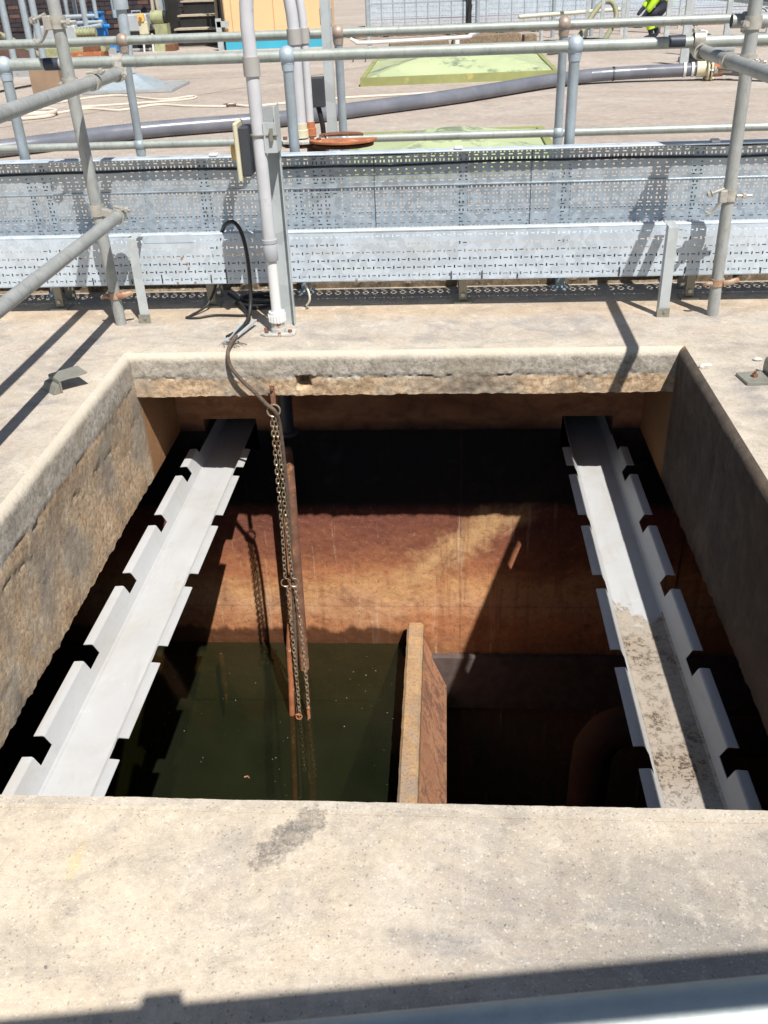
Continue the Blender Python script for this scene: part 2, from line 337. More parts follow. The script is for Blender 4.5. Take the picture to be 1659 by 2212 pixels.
M_['fg_rail'] = tube_mat('near_weathered_pipe', (.50, .56, .55), (.34, .40, .40), amount=.55)
M_['stanchion'] = tube_mat('galvanised_stanchion', (.40, .47, .52), (.30, .36, .40))
M_['ball'] = tube_mat('galvanised_ball', (.44, .52, .60), (.33, .40, .46), amount=.3)
M_['ball_rust'] = tube_mat('stained_ball', (.40, .32, .26), (.45, .44, .43), amount=.7)
M_['coupler'] = simple('zinc_coupler', (.52, .50, .45), .42, .4, .3, 30, .0006)
M_['coupler_rust'] = simple('rusty_coupler', (.42, .33, .25), .6, .2, .4, 30, .001, ((.45, .2, .1), 40, .5))
M_['trough_shade'] = simple('shade_black_underside', (.022, .024, .024), .7, 0, .4, 20)  # shade on the troughs' outer faces and undersides, put into the colour
M_['trough'] = trough_mat(False); M_['trough_d'] = trough_mat(True); M_['water'] = water_mat()
M_['pvc_grey'] = simple('grey_pvc', (.42, .44, .47), .4, 0, .1, 6)
M_['pvc_pale'] = simple('faded_pvc', (.58, .59, .62), .45, 0, .12, 6, 0, ((.45, .44, .43), 9, .62))
M_['pvc_white'] = simple('white_pvc', (.76, .76, .76), .35, 0, .08, 7)
M_['collar'] = simple('grey_socket', (.40, .39, .37), .5, 0, .1, 10)
M_['cream'] = simple('cream_plastic', (.66, .62, .45), .5, 0, .12, 9)
M_['yellow'] = simple('yellow_plastic', (.75, .52, .16), .5, 0, .1, 9)
M_['black'] = simple('black_rubber', (.022, .022, .024), .5, 0, .3, 12)
M_['dark_box'] = simple('dark_grey_box', (.05, .055, .065), .5, 0, .2, 8)
M_['rust'] = simple('orange_rust', (.42, .15, .065), .75, 0, .35, 16, .001, ((.62, .42, .28), 22, .58))
M_['rust_dark'] = simple('brown_rust', (.20, .09, .05), .8, 0, .45, 22, .0015)
M_['rust_pipe'] = simple('rusted_pipe', (.22, .11, .07), .7, 0, .5, 12, .002, ((.42, .2, .09), 14, .55))
M_['rust_deep'] = simple('deep_rusted_pipe', (.06, .028, .018), .8, 0, .5, 9, .002)
M_['chain'] = simple('chain_steel', (.48, .385, .27), .38, .55, .35, 60, 0, ((.28, .14, .07), 30, .56))
M_['chain_rust'] = simple('rusty_chain', (.36, .18, .09), .6, .3, .4, 60)
M_['rope'] = simple('grimy_wrapped_rope', (.13, .095, .07), .85, 0, .45, 70, .002)
M_['flange'] = simple('peeling_white_flange', (.55, .55, .52), .5, .1, .25, 40, .0008, ((.27, .10, .06), 26, .56))
M_['bracket'] = simple('dull_bracket', (.30, .295, .25), .5, .3, .2, 20, .0006)
M_['hose'] = None
M_['green'] = simple('algae_green_fibreglass', (.45, .52, .30), .6, 0, .15, 1.2, 0, ((.20, .24, .16), 1.5, .53))
M_['green_pale'] = simple('green_fibreglass_edge', (.33, .35, .14), .55, 0, .2, 3, 0, ((.5, .42, .14), 5, .6))
M_['orange'] = simple('apricot_panel', (.80, .55, .30), .6, 0, .05, 2)
M_['skyblue'] = simple('blue_plinth_paint', (.06, .42, .60), .5, 0, .1, 3)
M_['blue'] = simple('bright_blue_paint', (.02, .22, .62), .4, 0, .2, 8)
M_['motor_green'] = simple('motor_green', (.36, .38, .22), .5, 0, .3, 9, 0, ((.2, .2, .14), 11, .58))
M_['brick'] = simple('sooty_brick', (.045, .036, .042), .9, 0, .4, 4)
M_['brick2'] = simple('brown_brick', (.14, .08, .065), .9, 0, .4, 5)
M_['steel_box'] = simple('pale_steel_box', (.48, .51, .53), .5, .3, .15, 5, 0, ((.33, .35, .28), 4, .58))
M_['card'] = simple('cardboard', (.30, .21, .14), .8, 0, .15, 6)
M_['red'] = simple('red_plastic', (.55, .05, .06), .4, 0, .1, 8)
M_['rope_w'] = simple('white_rope', (.68, .62, .52), .8, 0, .1, 20)
M_['white_rail'] = simple('white_rail', (.74, .74, .74), .4, 0, .08, 5)
M_['cream_rail'] = simple('cream_rail', (.60, .60, .48), .5, 0, .1, 5)
M_['hose_g'] = simple('olive_hose', (.27, .27, .17), .6, 0, .2, 20)
M_['kerb'] = simple('pebbly_kerb', (.24, .18, .12), .9, 0, .55, 34, .01, ((.44, .38, .29), 60, .58))
M_['hivis'] = simple('hi_vis_lime', (.52, .82, .03), .6, 0, .12, 12)
M_['navy'] = simple('navy_cloth', (.02, .024, .045), .8, 0, .3, 14)
M_['skin'] = simple('skin', (.45, .27, .19), .5, 0, .1, 14)
M_['hardhat'] = simple('white_hard_hat', (.75, .75, .75), .3, 0, .03, 4)
M_['water_dark'] = M_['water']
M_['tape'] = simple('dark_tape', (.035, .045, .07), .5, 0, .2, 9)
M_['speck'] = simple('floating_scum', (.20, .20, .16), .8, 0, .4, 60)
M_['grit'] = simple('pale_grit', (.50, .46, .40), .9, 0, .4, 90)
M_['foam'] = simple('dirty_white_rag', (.62, .58, .52), .9, 0, .2, 60)
M_['tan'] = simple('beige_tread', (.48, .42, .32), .7, 0, .2, 6)
M_['joint'] = simple('joint_seal', (.10, .085, .075), .9, 0, .3, 9)
M_['grille'] = simple('black_mesh_panel', (.02, .021, .022), .6, 0, .3, 9)
def hose_mat():
    m, nt, b = mat('ribbed_grey_hose'); v = coord(nt)
    b.inputs['Base Color'].default_value = (.1, .1, .1, 1); b.inputs['Roughness'].default_value = .3
    n = noi(nt, v, 4, 5); c = ramp(nt, n, ((.3, (.12, .13, .16)), (.7, (.19, .20, .235)))); nt.links.new(c, b.inputs['Base Color'])
    return m
M_['hose'] = hose_mat()

# ------------------------------------------------------------------ builder
class MB:
    def __init__(s): s.v = []; s.f = []; s.fm = []; s.mi = 0
    def add(s, vs, fs):
        o = len(s.v); s.v += [Vector(p) for p in vs]; s.f += [tuple(i+o for i in q) for q in fs]; s.fm += [s.mi]*len(fs); return s
    def box(s, lo, hi, bev=0):
        x0, y0, z0 = lo; x1, y1, z1 = hi
        if not bev:
            return s.add([(x0,y0,z0),(x1,y0,z0),(x1,y1,z0),(x0,y1,z0),(x0,y0,z1),(x1,y0,z1),(x1,y1,z1),(x0,y1,z1)],
                  [(0,3,2,1),(4,5,6,7),(0,1,5,4),(1,2,6,5),(2,3,7,6),(3,0,4,7)])
        b = bev; vs = []; 
        for z, k in ((z0, b), (z0+b, 0), (z1-b, 0), (z1, b)):
            a = [(x0+b+k*0, y0+k), (x1-b, y0+k), (x1-k, y0+b), (x1-k, y1-b), (x1-b, y1-k), (x0+b, y1-k), (x0+k, y1-b), (x0+k, y0+b)]
            vs += [(x, y, z) for x, y in a]
        fs = [tuple(range(7, -1, -1)), tuple(range(24, 32))]
        for l in range(3):
            for i in range(8):
                j = (i+1) % 8; fs.append((l*8+i, l*8+j, l*8+8+j, l*8+8+i))
        return s.add(vs, fs)
    def obox(s, c, sx, sy, sz, m=None, taper=1):
        vs = []
        for z in (-1, 1):
            t = taper if z > 0 else 1
            for x, y in ((-1, -1), (1, -1), (1, 1), (-1, 1)): vs.append(Vector((x*sx/2*t, y*sy/2*t, z*sz/2)))
        if m: vs = [m @ p for p in vs]
        vs = [p + Vector(c) for p in vs]
        return s.add(vs, [(0,3,2,1),(4,5,6,7),(0,1,5,4),(1,2,6,5),(2,3,7,6),(3,0,4,7)])
    def tube(s, path, rad, n=12, caps=True, closed=False, up=None, flat=None):
        P = [Vector(p) for p in path]; rings = []; prev = None
        for i, p in enumerate(P):
            if closed: t = P[(i+1) % len(P)] - P[i-1]
            else: t = P[min(i+1, len(P)-1)] - P[max(i-1, 0)]
            t.normalize()
            if prev is None:
                a = Vector(up) if up else (Vector((0, 0, 1)) if abs(t.z) < .9 else Vector((1, 0, 0)))
            else: a = prev
            a = (a - t*a.dot(t)); 
            if a.length < 1e-5: a = t.orthogonal()
            a.normalize(); b = t.cross(a); prev = a
            rr = rad[i] if isinstance(rad, (list, tuple)) else rad
            fx, fy = flat if flat else (1, 1)
            rings.append([p + rr*(fx*math.cos(2*math.pi*k/n)*a + fy*math.sin(2*math.pi*k/n)*b) for k in range(n)])
        vs = [q for rg in rings for q in rg]; fs = []
        m = len(P)
        for i in range(m if closed else m-1):
            for k in range(n):
                j = (i+1) % m
                fs.append((i*n+k, i*n+(k+1) % n, j*n+(k+1) % n, j*n+k))
        if caps and not closed:
            fs.append(tuple(range(n-1, -1, -1))); fs.append(tuple((m-1)*n+k for k in range(n)))
        return s.add(vs, fs)
    def cyl(s, a, b, r0, r1=None, n=16): return s.tube([a, b], [r0, r0 if r1 is None else r1], n)
    def pipe_open(s, a, b, ro, ri, n=16):
        a, b = Vector(a), Vector(b); t = (b-a).normalized(); q = t.orthogonal().normalized(); w = t.cross(q); vs = []
        for p, rr in ((a, ri), (a, ro), (b, ro), (b, ri), (b-(b-a)*.2, ri*.98), (a+(b-a)*.2, ri*.98)):
            vs += [p + rr*(math.cos(2*math.pi*k/n)*q + math.sin(2*math.pi*k/n)*w) for k in range(n)]
        fs = []
        for l in range(5):
            for k in range(n): fs.append((l*n+k, (l+1)*n+k, (l+1)*n+(k+1) % n, l*n+(k+1) % n))
        fs.append(tuple(4*n+k for k in range(n))); fs.append(tuple(5*n+k for k in range(n-1, -1, -1)))
        return s.add(vs, fs)
    def sphere(s, c, r, nu=20, nv=12, sc=(1, 1, 1)):
        vs = [Vector((0, 0, 1))]; 
        for i in range(1, nv):
            th = math.pi*i/nv
            for k in range(nu): vs.append(Vector((math.sin(th)*math.cos(2*math.pi*k/nu), math.sin(th)*math.sin(2*math.pi*k/nu), math.cos(th))))
        vs.append(Vector((0, 0, -1))); L = len(vs)-1; fs = [(0, 1+k, 1+(k+1) % nu) for k in range(nu)]
        for i in range(nv-2):
            for k in range(nu): fs.append((1+i*nu+k, 1+(i+1)*nu+k, 1+(i+1)*nu+(k+1) % nu, 1+i*nu+(k+1) % nu))
        fs += [(L, 1+(nv-2)*nu+(k+1) % nu, 1+(nv-2)*nu+k) for k in range(nu)]
        return s.add([Vector(c) + Vector((p.x*sc[0], p.y*sc[1], p.z*sc[2]))*r for p in vs], fs)
    def extrude(s, prof, axis, a, b):
        """closed 2-D profile swept along an axis from a to b"""
        n = len(prof); vs = []
        for t in (a, b):
            for (p, q) in prof:
                vs.append({'x': (t, p, q), 'y': (p, t, q), 'z': (p, q, t)}[axis])
        fs = [tuple(range(n-1, -1, -1)), tuple(range(n, 2*n))]
        for k in range(n): fs.append((k, (k+1) % n, n+(k+1) % n, n+k))
        return s.add(vs, fs)
    def build(s, name, mats, parent=None, smooth=False, bevel=0, solid=0):
        me = bpy.data.meshes.new(name)
        off = parent.location if parent is not None else Vector((0, 0, 0))
        p = parent
        while p is not None and p.parent is not None: p = p.parent; off = off + p.location
        me.from_pydata([tuple(q - off) for q in s.v], [], s.f); 
        if not isinstance(mats, (list, tuple)): mats = [mats]
        for m in mats: me.materials.append(m)
        if len(mats) > 1:
            for pl, mi in zip(me.polygons, s.fm): pl.material_index = mi
        me.validate(); me.update()
        if smooth:
            for pl in me.polygons: pl.use_smooth = True
            try: me.set_sharp_from_angle(angle=R(40))
            except Exception: pass
        o = bpy.data.objects.new(name, me); COL.objects.link(o)
        if parent is not None: o.parent = parent
        if solid:
            md = o.modifiers.new('thick', 'SOLIDIFY'); md.thickness = solid; md.offset = 0
        if bevel:
            md = o.modifiers.new('bevel', 'BEVEL'); md.width = bevel; md.segments = 2; md.limit_method = 'ANGLE'
        return o
def tag(o, label=None, cat=None, group=None, kind=None):
    if label: o['label'] = label
    if cat: o['category'] = cat
    if group: o['group'] = group
    if kind: o['kind'] = kind
    return o
def thing(name, label, cat, loc=(0, 0, 0), group=None):
    o = bpy.data.objects.new(name, None); COL.objects.link(o); o.location = loc; o.empty_display_size = .05
    return tag(o, label, cat, group)
def copy_thing(root, loc, label=None):
    c = root.copy(); COL.objects.link(c); c.location = loc
    if label: c['label'] = label
    for ch in root.children:
        d = ch.copy(); COL.objects.link(d); d.parent = c
        for g in ch.children:
            e = g.copy(); COL.objects.link(e); e.parent = d
    return c
def arc(c, rad, a0, a1, n, ax1, ax2):
    c = Vector(c); ax1 = Vector(ax1); ax2 = Vector(ax2)
    return [c + rad*(math.cos(R(a0+(a1-a0)*i/n))*ax1 + math.sin(R(a0+(a1-a0)*i/n))*ax2) for i in range(n+1)]
def smooth_path(pts, sub=6):
    P = [Vector(p) for p in pts]; out = []
    for i in range(len(P)-1):
        p0, p1, p2, p3 = P[max(i-1, 0)], P[i], P[i+1], P[min(i+2, len(P)-1)]
        for k in range(sub):
            t = k/sub
            out.append(.5*((2*p1) + (-p0+p2)*t + (2*p0-5*p1+4*p2-p3)*t*t + (-p0+3*p1-3*p2+p3)*t**3))
    out.append(P[-1]); return out

def fbm(p, s, o=4):
    a = 0; k = 1
    for i in range(o):
        a += noise.noise(Vector(p)*s*(2**i))*k; k *= .5
    return a
# ------------------------------------------------------------------ setting: deck and opening
XL, XR, YN, YF = -1.308, .915, 1.18, 3.486
RB = .03
def ring(mb, ix0, ix1, iy0, iy1, ox0, ox1, oy0, oy1, z):
    mb.add([(ix0,iy0,z),(ix1,iy0,z),(ix1,iy1,z),(ix0,iy1,z),(ox0,oy0,z),(ox1,oy0,z),(ox1,oy1,z),(ox0,oy1,z)],
           [(4,5,1,0),(5,6,2,1),(6,7,3,2),(7,4,0,3)])
d = MB()
ring(d, XL-RB, XR+RB, YN-.008, YF+RB, -5, 5, -4, 7, 0)
ring(d, -5, 5, -4, 7, -70, 70, -30, 120, 0)
# body of the slab under the deck, round the opening
sl = MB()
T = .186
ring(sl, XL-.10, XR+.10, YN-.008, YF+.10, -5, 5, -4, 6.5, -T)
tag(d.build('deck', M_['deck']), kind='structure')
# uneven near rim: a thin ragged lip of the slab standing over the pit
nr = MB(); vs = []; n = 420
for i in range(n+1):
    x = XL-.1 + (XR-XL+.2)*i/n
    e = .004 + .0016*fbm((x, 1, 0), 6) + .0010*fbm((x, 5, 0), 50, 3)
    vs += [(x, YN-.03, .0010), (x, YN+e-.004, .0010), (x, YN+e, -.004), (x, YN+e-.002, -.03)]
nr.add(vs, [(i*4+k, i*4+k+4, i*4+k+5, i*4+k+1) for i in range(n) for k in range(3)])
tag(nr.build('deck_edge', M_['deck'], smooth=True), kind='structure')
tag(sl.build('slab_underside', M_['band']), kind='structure')

def edge_strip(which, zbot, matname, label, thick):
    """one side of the opening: rounded arris, pale topping, rough body"""
    prof = [(-RB, 0)]
    for i in range(1, 5):
        a = math.pi/2*i/4; prof.append((-RB + RB*math.sin(a), -RB + RB*math.cos(a)))
    zs = -RB; step = .0095 if which == 'far' else .013
    while zs - step > zbot: zs -= step; prof.append((0, zs))
    prof.append((0, zbot)); prof.append((-thick, zbot))
    L0, L1 = (XL, XR) if which == 'far' else ((YN-.2, YF) if which != 'near' else (XL, XR))
    n = 300 if which == 'far' else 240
    mb = MB(); vs = []; fs = []
    zc = -.105 if which == 'far' else -.135
    for i in range(n+1):
        t = i/n
        for j, (o, z) in enumerate(prof):
            a = L0 + (L1-L0)*t
            if which == 'far':
                a = (XL+o) + ((XR-o)-(XL+o))*t
            elif which in ('left', 'right'):
                a = L0 + ((YF-o)-L0)*t
            q = (a, z*1.0, {'far': 3, 'left': 7, 'right': 11}[which])
            am = min(1, max(0, -z/.05))*min(1, (1-t)*40)*(min(1, t*40) if which == 'far' else 1)
            crack = zc + .012*fbm((a, 0, 5), 6) + .006*fbm((a, 2, 5), 45, 3)
            dsp = .003*fbm(q, 9) + .0022*fbm(q, 45, 3)
            if z < crack:
                dsp = -.003 + .006*fbm(q, 8) + .0045*fbm(q, 42, 3)
                if which == 'far':
                    hole = math.exp(-(((a+.595+.008*fbm((a, z, 2), 60))/.026)**4 + ((z+.128)/.024)**4))
                    dsp -= .09*hole
                if which != 'far': dsp = -.003 + .0022*fbm(q, 4) + .0030*fbm(q, 46, 3) - (.0022 if (abs(z+.345+.012*math.sin(a*3)) < .007 or abs(z+.47+.006*math.sin(a*5)) < .006) and fbm((a, 4, 2), 3) > -.15 else 0)
            dc = abs(z-crack)
            if dc < .007 and fbm(q, 4) > -.1: dsp -= .004
            if which == 'left' and i % 1 == 0:
                c2 = -.24 - .03*math.sin(a*2.2) + .02*fbm((a, 1, 1), 4)
                if abs(z-c2) < .008 and fbm((a, 3, 1), 3) > .05: dsp -= .005
            if j == len(prof)-1: dsp = 0
            oo = o + dsp*am
            if which == 'far': vs.append((a, YF-oo, z + (.004*fbm(q, 30, 3)*am if z == zbot else 0)))
            elif which == 'left': vs.append((XL+oo, a, z + (.010*fbm(q, 22, 3)*am if z == zbot else 0)))
            else: vs.append((XR-oo, a, z + (.010*fbm(q, 22, 3)*am if z == zbot else 0)))
    m = len(prof)
    for i in range(n):
        for j in range(m-1):
            q = (i*m+j, (i+1)*m+j, (i+1)*m+j+1, i*m+j+1)
            fs.append(q if which == 'right' else q[::-1])
    mb.add(vs, fs)
    o = mb.build('pit_wall', M_[matname], smooth=True)
    return tag(o, label, 'wall')
edge_strip('far', -T, 'f_far', 'far edge of the pit opening, pale topping over crumbling brown concrete', .5)
edge_strip('left', -.588, 'f_left', 'sunlit stained left wall of the pit opening, brown and grey', .2)
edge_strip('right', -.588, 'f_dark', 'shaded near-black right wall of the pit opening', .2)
# near edge
nb = MB(); nb.box((XL-.2, YN-.30, -T), (XR+.2, YN, -.008)); nb.add([(XL-.2,YN-.008,0),(XR+.2,YN-.008,0),(XR+.2,YN,-.008),(XL-.2,YN,-.008)], [(0,1,2,3)])
nb.v = [q + Vector((0, .0016*fbm((q.x, 0, 9), 14), 0)) for q in nb.v]; tag(nb.build('pit_wall', M_['f_far']), 'near edge of the pit opening, just below the cream foreground slab', 'wall')
# side walls continue smooth beyond the slab edge, under the far slab
YW = 3.98
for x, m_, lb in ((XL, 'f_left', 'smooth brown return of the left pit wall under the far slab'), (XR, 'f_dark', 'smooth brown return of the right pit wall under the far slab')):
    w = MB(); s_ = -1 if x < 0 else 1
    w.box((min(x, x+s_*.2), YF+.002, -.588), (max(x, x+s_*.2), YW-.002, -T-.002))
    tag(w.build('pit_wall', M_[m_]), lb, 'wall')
# chamber
ch = MB(); HX0, HX1, HX2, HX3 = -1.185, -.925, .545, .785
tz, bz = -.522, -.70
def face_xz(mb, x0, x1, z0, z1, y, flip=False): mb.add([(x0,y,z0),(x1,y,z0),(x1,y,z1),(x0,y,z1)], [(0,1,2,3)])
w = MB()   # brown beam with the two outlet holes
for a, b_, z0, z1 in ((-3, 2.6, tz, -T), (-3, HX0, -.588, tz), (HX1, HX2, -.588, tz), (HX3, 2.6, -.588, tz)):
    w.box((a, YW, z0), (b_, YW+.5, z1))
tag(w.build('pit_beam', M_['band']), 'brown concrete beam across the far side of the pit under the slab', 'beam')
def grid_xz(mb, x0, x1, z0, z1, y, nx, nz, amp, seed, skip=None):
    vs = []; fs = []
    for i in range(nx+1):
        for j in range(nz+1):
            x = x0+(x1-x0)*i/nx; z = z0+(z1-z0)*j/nz
            vs.append((x, y - amp*fbm((x, seed, z), 7) - amp*.6*fbm((x, seed, z), 34, 3), z))
    for i in range(nx):
        for j in range(nz):
            fs.append((i*(nz+1)+j, (i+1)*(nz+1)+j, (i+1)*(nz+1)+j+1, i*(nz+1)+j+1))
    mb.add(vs, fs)
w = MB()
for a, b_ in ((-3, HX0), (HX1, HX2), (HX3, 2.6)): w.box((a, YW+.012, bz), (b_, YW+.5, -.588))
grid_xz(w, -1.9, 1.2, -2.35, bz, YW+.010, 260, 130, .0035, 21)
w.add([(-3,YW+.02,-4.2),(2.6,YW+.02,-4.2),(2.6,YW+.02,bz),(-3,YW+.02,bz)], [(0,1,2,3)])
tag(w.build('pit_wall', M_['rustwall'], smooth=True), 'far wall of the pit, dark-coated with painted-in slab shade above and rust orange below', 'wall')
# ledge of paler concrete low on the far wall, right of the divider
lg = MB(); lg.box((-.12, YW-.035, -2.36), (2.6, YW+.005, -1.98)); 
tag(lg.build('wall_ledge', M_['ledge'], bevel=.006), 'low concrete ledge on the far wall just right of the divider', 'ledge')
w = MB()
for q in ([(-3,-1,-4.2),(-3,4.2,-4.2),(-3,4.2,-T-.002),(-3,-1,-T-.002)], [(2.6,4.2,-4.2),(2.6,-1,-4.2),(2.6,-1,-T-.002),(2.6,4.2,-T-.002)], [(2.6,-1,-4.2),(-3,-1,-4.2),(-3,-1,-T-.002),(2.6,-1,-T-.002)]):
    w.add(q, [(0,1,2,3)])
tag(w.build('chamber_walls', M_['chamber_black']), kind='structure')
w = MB(); w.add([(-3,-1,-4.2),(2.6,-1,-4.2),(2.6,4.2,-4.2),(-3,4.2,-4.2)], [(0,1,2,3)]); tag(w.build('chamber_floor', M_['chamber_black']), kind='structure')
# divider
dv = thing('divider_wall', 'narrow brown concrete divider wall between the green water and the dark chamber', 'wall', (-.17, 2.5, -2))
m = MB(); pr = []
hw0, hw1 = -.216, -.129
prof = [(hw0, -4.2), (hw0, -1.742), (hw0+.012, -1.73), (hw1-.012, -1.73), (hw1, -1.742), (hw1, -1.80), (hw1, -4.2)]
vs = []; fs = []; ny = 110
for i in range(ny+1):
    y = .2 + (YW-.035-.2)*i/ny
    e = 0 if i < ny else .006
    for k, (x, z) in enumerate(prof):
        dx = .0025*fbm((x*9, y*3, z), 6) if 0 < k < 6 else 0
        vs.append((x+dx, y, z - e + (.0012*fbm((x, y, 3), 30) if 0 < k < 6 else 0)))
for i in range(ny):
    for k in range(len(prof)-1):
        a = i*7+k; fs.append((a, a+1, a+8, a+7))
fs.append(tuple(ny*7+k for k in range(7))); m.add(vs, [q[::-1] for q in fs])
m.build('coping', M_['divtop'], dv, smooth=True)
m = MB(); prof = [(hw1-.001, -1.80), (hw1+.0005, -1.872), (-.004, -2.19), (-.002, -4.2)]
vs = []; fs = []
for i in range(61):
    y = .2 + (YW-.2)*i/60
    for (x, z) in prof: vs.append((x, y, z))
for i in range(60):
    for k in range(3): a = i*4+k; fs.append((a, a+4, a+5, a+1))
m.add(vs, [q[::-1] for q in fs]); m.build('battered_face', M_['divside'], dv)
# water
w = MB(); w.add([(-3,-1,-1.92),(hw0+.002,-1,-1.92),(hw0+.002,YW+.012,-1.92),(-3,YW+.012,-1.92)], [(0,1,2,3)])
tag(w.build('water', M_['water']), kind='structure')
w = MB(); w.add([(-.01,-1,-3.3),(2.6,-1,-3.3),(2.6,YW+.012,-3.3),(-.01,YW+.012,-3.3)], [(0,1,2,3)])
tag(w.build('water', M_['water']), kind='structure')
# floating scum flecks
w = MB()
for i in range(130):
    x = random.uniform(-1.5, -.24); y = random.uniform(2.2, 3.9); s = random.choice((.0012, .0015, .002, .003, .004))*random.uniform(.6, 1.1)
    n = 6; a0 = random.random()*6
    w.add([(x+s*math.cos(a0+k*1.047)*random.uniform(.6, 1.4), y+s*math.sin(a0+k*1.047)*random.uniform(.6, 1.6), -1.9175) for k in range(n)] + [(x, y, -1.916)],
          [(k, (k+1) % n, n) for k in range(n)])
tag(w.build('floating_scum', M_['speck']), 'pale flecks of scum floating on the dark green water', 'scum', kind='stuff')
w = MB(); w.tube([(-.955, 2.99, -1.914), (-.94, 2.995, -1.913), (-.93, 2.985, -1.914)], .004, 6); tag(w.build('floating_twig', M_['chain_rust'], smooth=True), 'small orange twig floating on the green water left of the chains', 'twig')
# stub in the water
w = MB(); w.tube([(-1.262, 3.90, -1.924), (-1.262, 3.895, -1.935), (-1.264, 3.89, -2.02), (-1.266, 3.88, -2.15), (-1.268, 3.87, -2.26)], [.012, .018, .020, .017, .006], 12)
tag(w.build('submerged_stake', M_['rust_pipe'], smooth=True), 'mossy stake standing under water near the far wall', 'stake')

# ------------------------------------------------------------------ troughs
NOT = [(.998, 1.083), (1.425, 1.511), (1.850, 1.935), (2.277, 2.365), (2.704, 2.791), (3.131, 3.218), (3.556, 3.643)]
def trough(xa, xb, mname, label):
    """xa, xb: floor corners; the side walls lean outwards to a bent lip"""
    root = thing('overflow_trough', label, 'trough', ((xa+xb)/2, 2.4, -.675), 'notched white overflow troughs')
    zf, zt, th, lip, fl_ = -.675, -.603, .0022, .034, .035
    mt = M_[mname]
    Y0, Y1, YE = .75, YW-.16, YW+.46
    fl = MB(); fl.box((xa-th, Y0, zf-th), (xb+th, YE, zf)); fl.mi = 1; fl.box((xa-th, Y0, zf-th-.0035), (xb+th, YE, zf-th-.0004)); fl.build('trough_floor', [mt, M_['trough_shade']], root)
    for sgn, x in ((-1, xa), (1, xb)):
        sw = MB(); y = Y0; segs = []
        for a, b_ in NOT:
            segs.append((y, a, zt-.003)); segs.append((a, b_, zf+.034)); y = b_
        segs.append((y, Y1, zt-.003)); segs.append((Y1, YE, zf+.05))
        for a, b_, z in segs:
            k = (z-zf)/(zt-zf)*fl_
            for mi, o0, o1 in ((0, 0, th), (1, th+.0003, th+.0015)):
                sw.mi = mi
                sw.extrude([(x+sgn*o0, zf+.0004), (x+sgn*(k+o0), z), (x+sgn*(k+o1), z), (x+sgn*o1, zf-.0004)], 'y', a+.0002, b_-.0002)
        sw.mi = 0
        sw.add([(x-sgn*.005, Y0, zf+.0008), (x+sgn*.0025, Y0, zf+.006), (x+sgn*.0025, Y1, zf+.006), (x-sgn*.005, Y1, zf+.0008)], [(0,1,2,3)])
        sw.build('side_wall', [mt, M_['trough_shade']], root)
        y = Y0; xt = x + sgn*fl_
        for n_, (a, b_) in enumerate(NOT + [(Y1, Y1)]):
            l = MB()
            out = [(-.0055, -.012), (-.002, -.0045), (.001, -.0014), (.005, 0), (lip-.002, -.0022), (lip, -.0045)]
            inn = [(lip-.002, -.0052), (.0055, -.0030), (.0030, -.0045), (-.0030, -.012)]
            l.extrude([(xt+sgn*o, zt+z) for o, z in out+inn], 'y', y+.0004, a-.0004)
            l.build('lip', mt, root, smooth=True); y = b_
    return root
tl = trough(-1.171, -1.014, 'trough', 'clean white notched overflow trough along the left wall of the pit')
tl.rotation_euler.z = -.010
trough(.602, .763, 'trough_d', 'white notched overflow trough with muddy brown floor along the right wall of the pit')
# dark pipe bend in the right chamber
w = MB(); w.tube(smooth_path([(1.6, 3.25, -1.86), (1.1, 3.25, -1.85), (.86, 3.25, -1.80), (.73, 3.25, -1.90), (.70, 3.25, -2.15), (.70, 3.25, -3.3)], 6), .095, 20)
tag(w.build('pipe_bend', M_['rust_deep'], smooth=True), 'large rusty pipe bend dimly seen in the dark right chamber', 'pipe')

# ------------------------------------------------------------------ pipe, chains, strap in the pit
t = thing('downpipe', 'rusty vertical pipe with rounded cap below the far edge, beside the chains', 'pipe', (-.735, 3.76, -1.2))
w = MB(); w.tube([(-.742, 3.765, -.57), (-.742, 3.765, -.58), (-.745, 3.765, -.60), (-.775, 3.775, -1.95), (-.80, 3.74, -2.9)], [.012, .021, .026, .026, .024], 16); w.build('lower_pipe', M_['rust_pipe'], t, smooth=True)
t = thing('conduit_sleeve', 'short dark pipe sleeve hanging from the far slab above the rusty pipe', 'pipe', (-.735, 3.80, -.36))
w = MB(); w.cyl((-.735, 3.80, -T-.002), (-.742, 3.80, -.50), .032); w.build('sleeve', M_['dark_box'], t, smooth=True)
w = MB(); w.cyl((-.742, 3.80, -.50), (-.742, 3.80, -.515), .05); w.build('flange', M_['dark_box'], t, smooth=True)
# eye hanger on the far edge
t = thing('eye_hanger', 'flat steel hanger bolted under the far edge holding the chain ring', 'hanger', (-.722, 3.46, -.15))
w = MB(); w.box((-.732, 3.458, -.215), (-.712, 3.464, -.128)); w.build('strap_plate', M_['rust_pipe'], t, bevel=.001)
w = MB(); w.cyl((-.722, 3.466, -.142), (-.722, 3.448, -.142), .007, n=6); w.build('bolt', M_['rust_dark'], t)
def torus(mb, c, Rr, rr, ax1, ax2, n=28, m=8): mb.tube(arc(c, Rr, 0, 360*(n-1)/n, n-1, ax1, ax2), rr, m, closed=True)
w = MB(); torus(w, (-.722, 3.446, -.236), .026, .0042, (1, .15, 0), (0, .12, 1))
tag(w.build('ring', M_['chain'], smooth=True), 'top steel ring hanging from the hanger and holding the chains', 'ring')
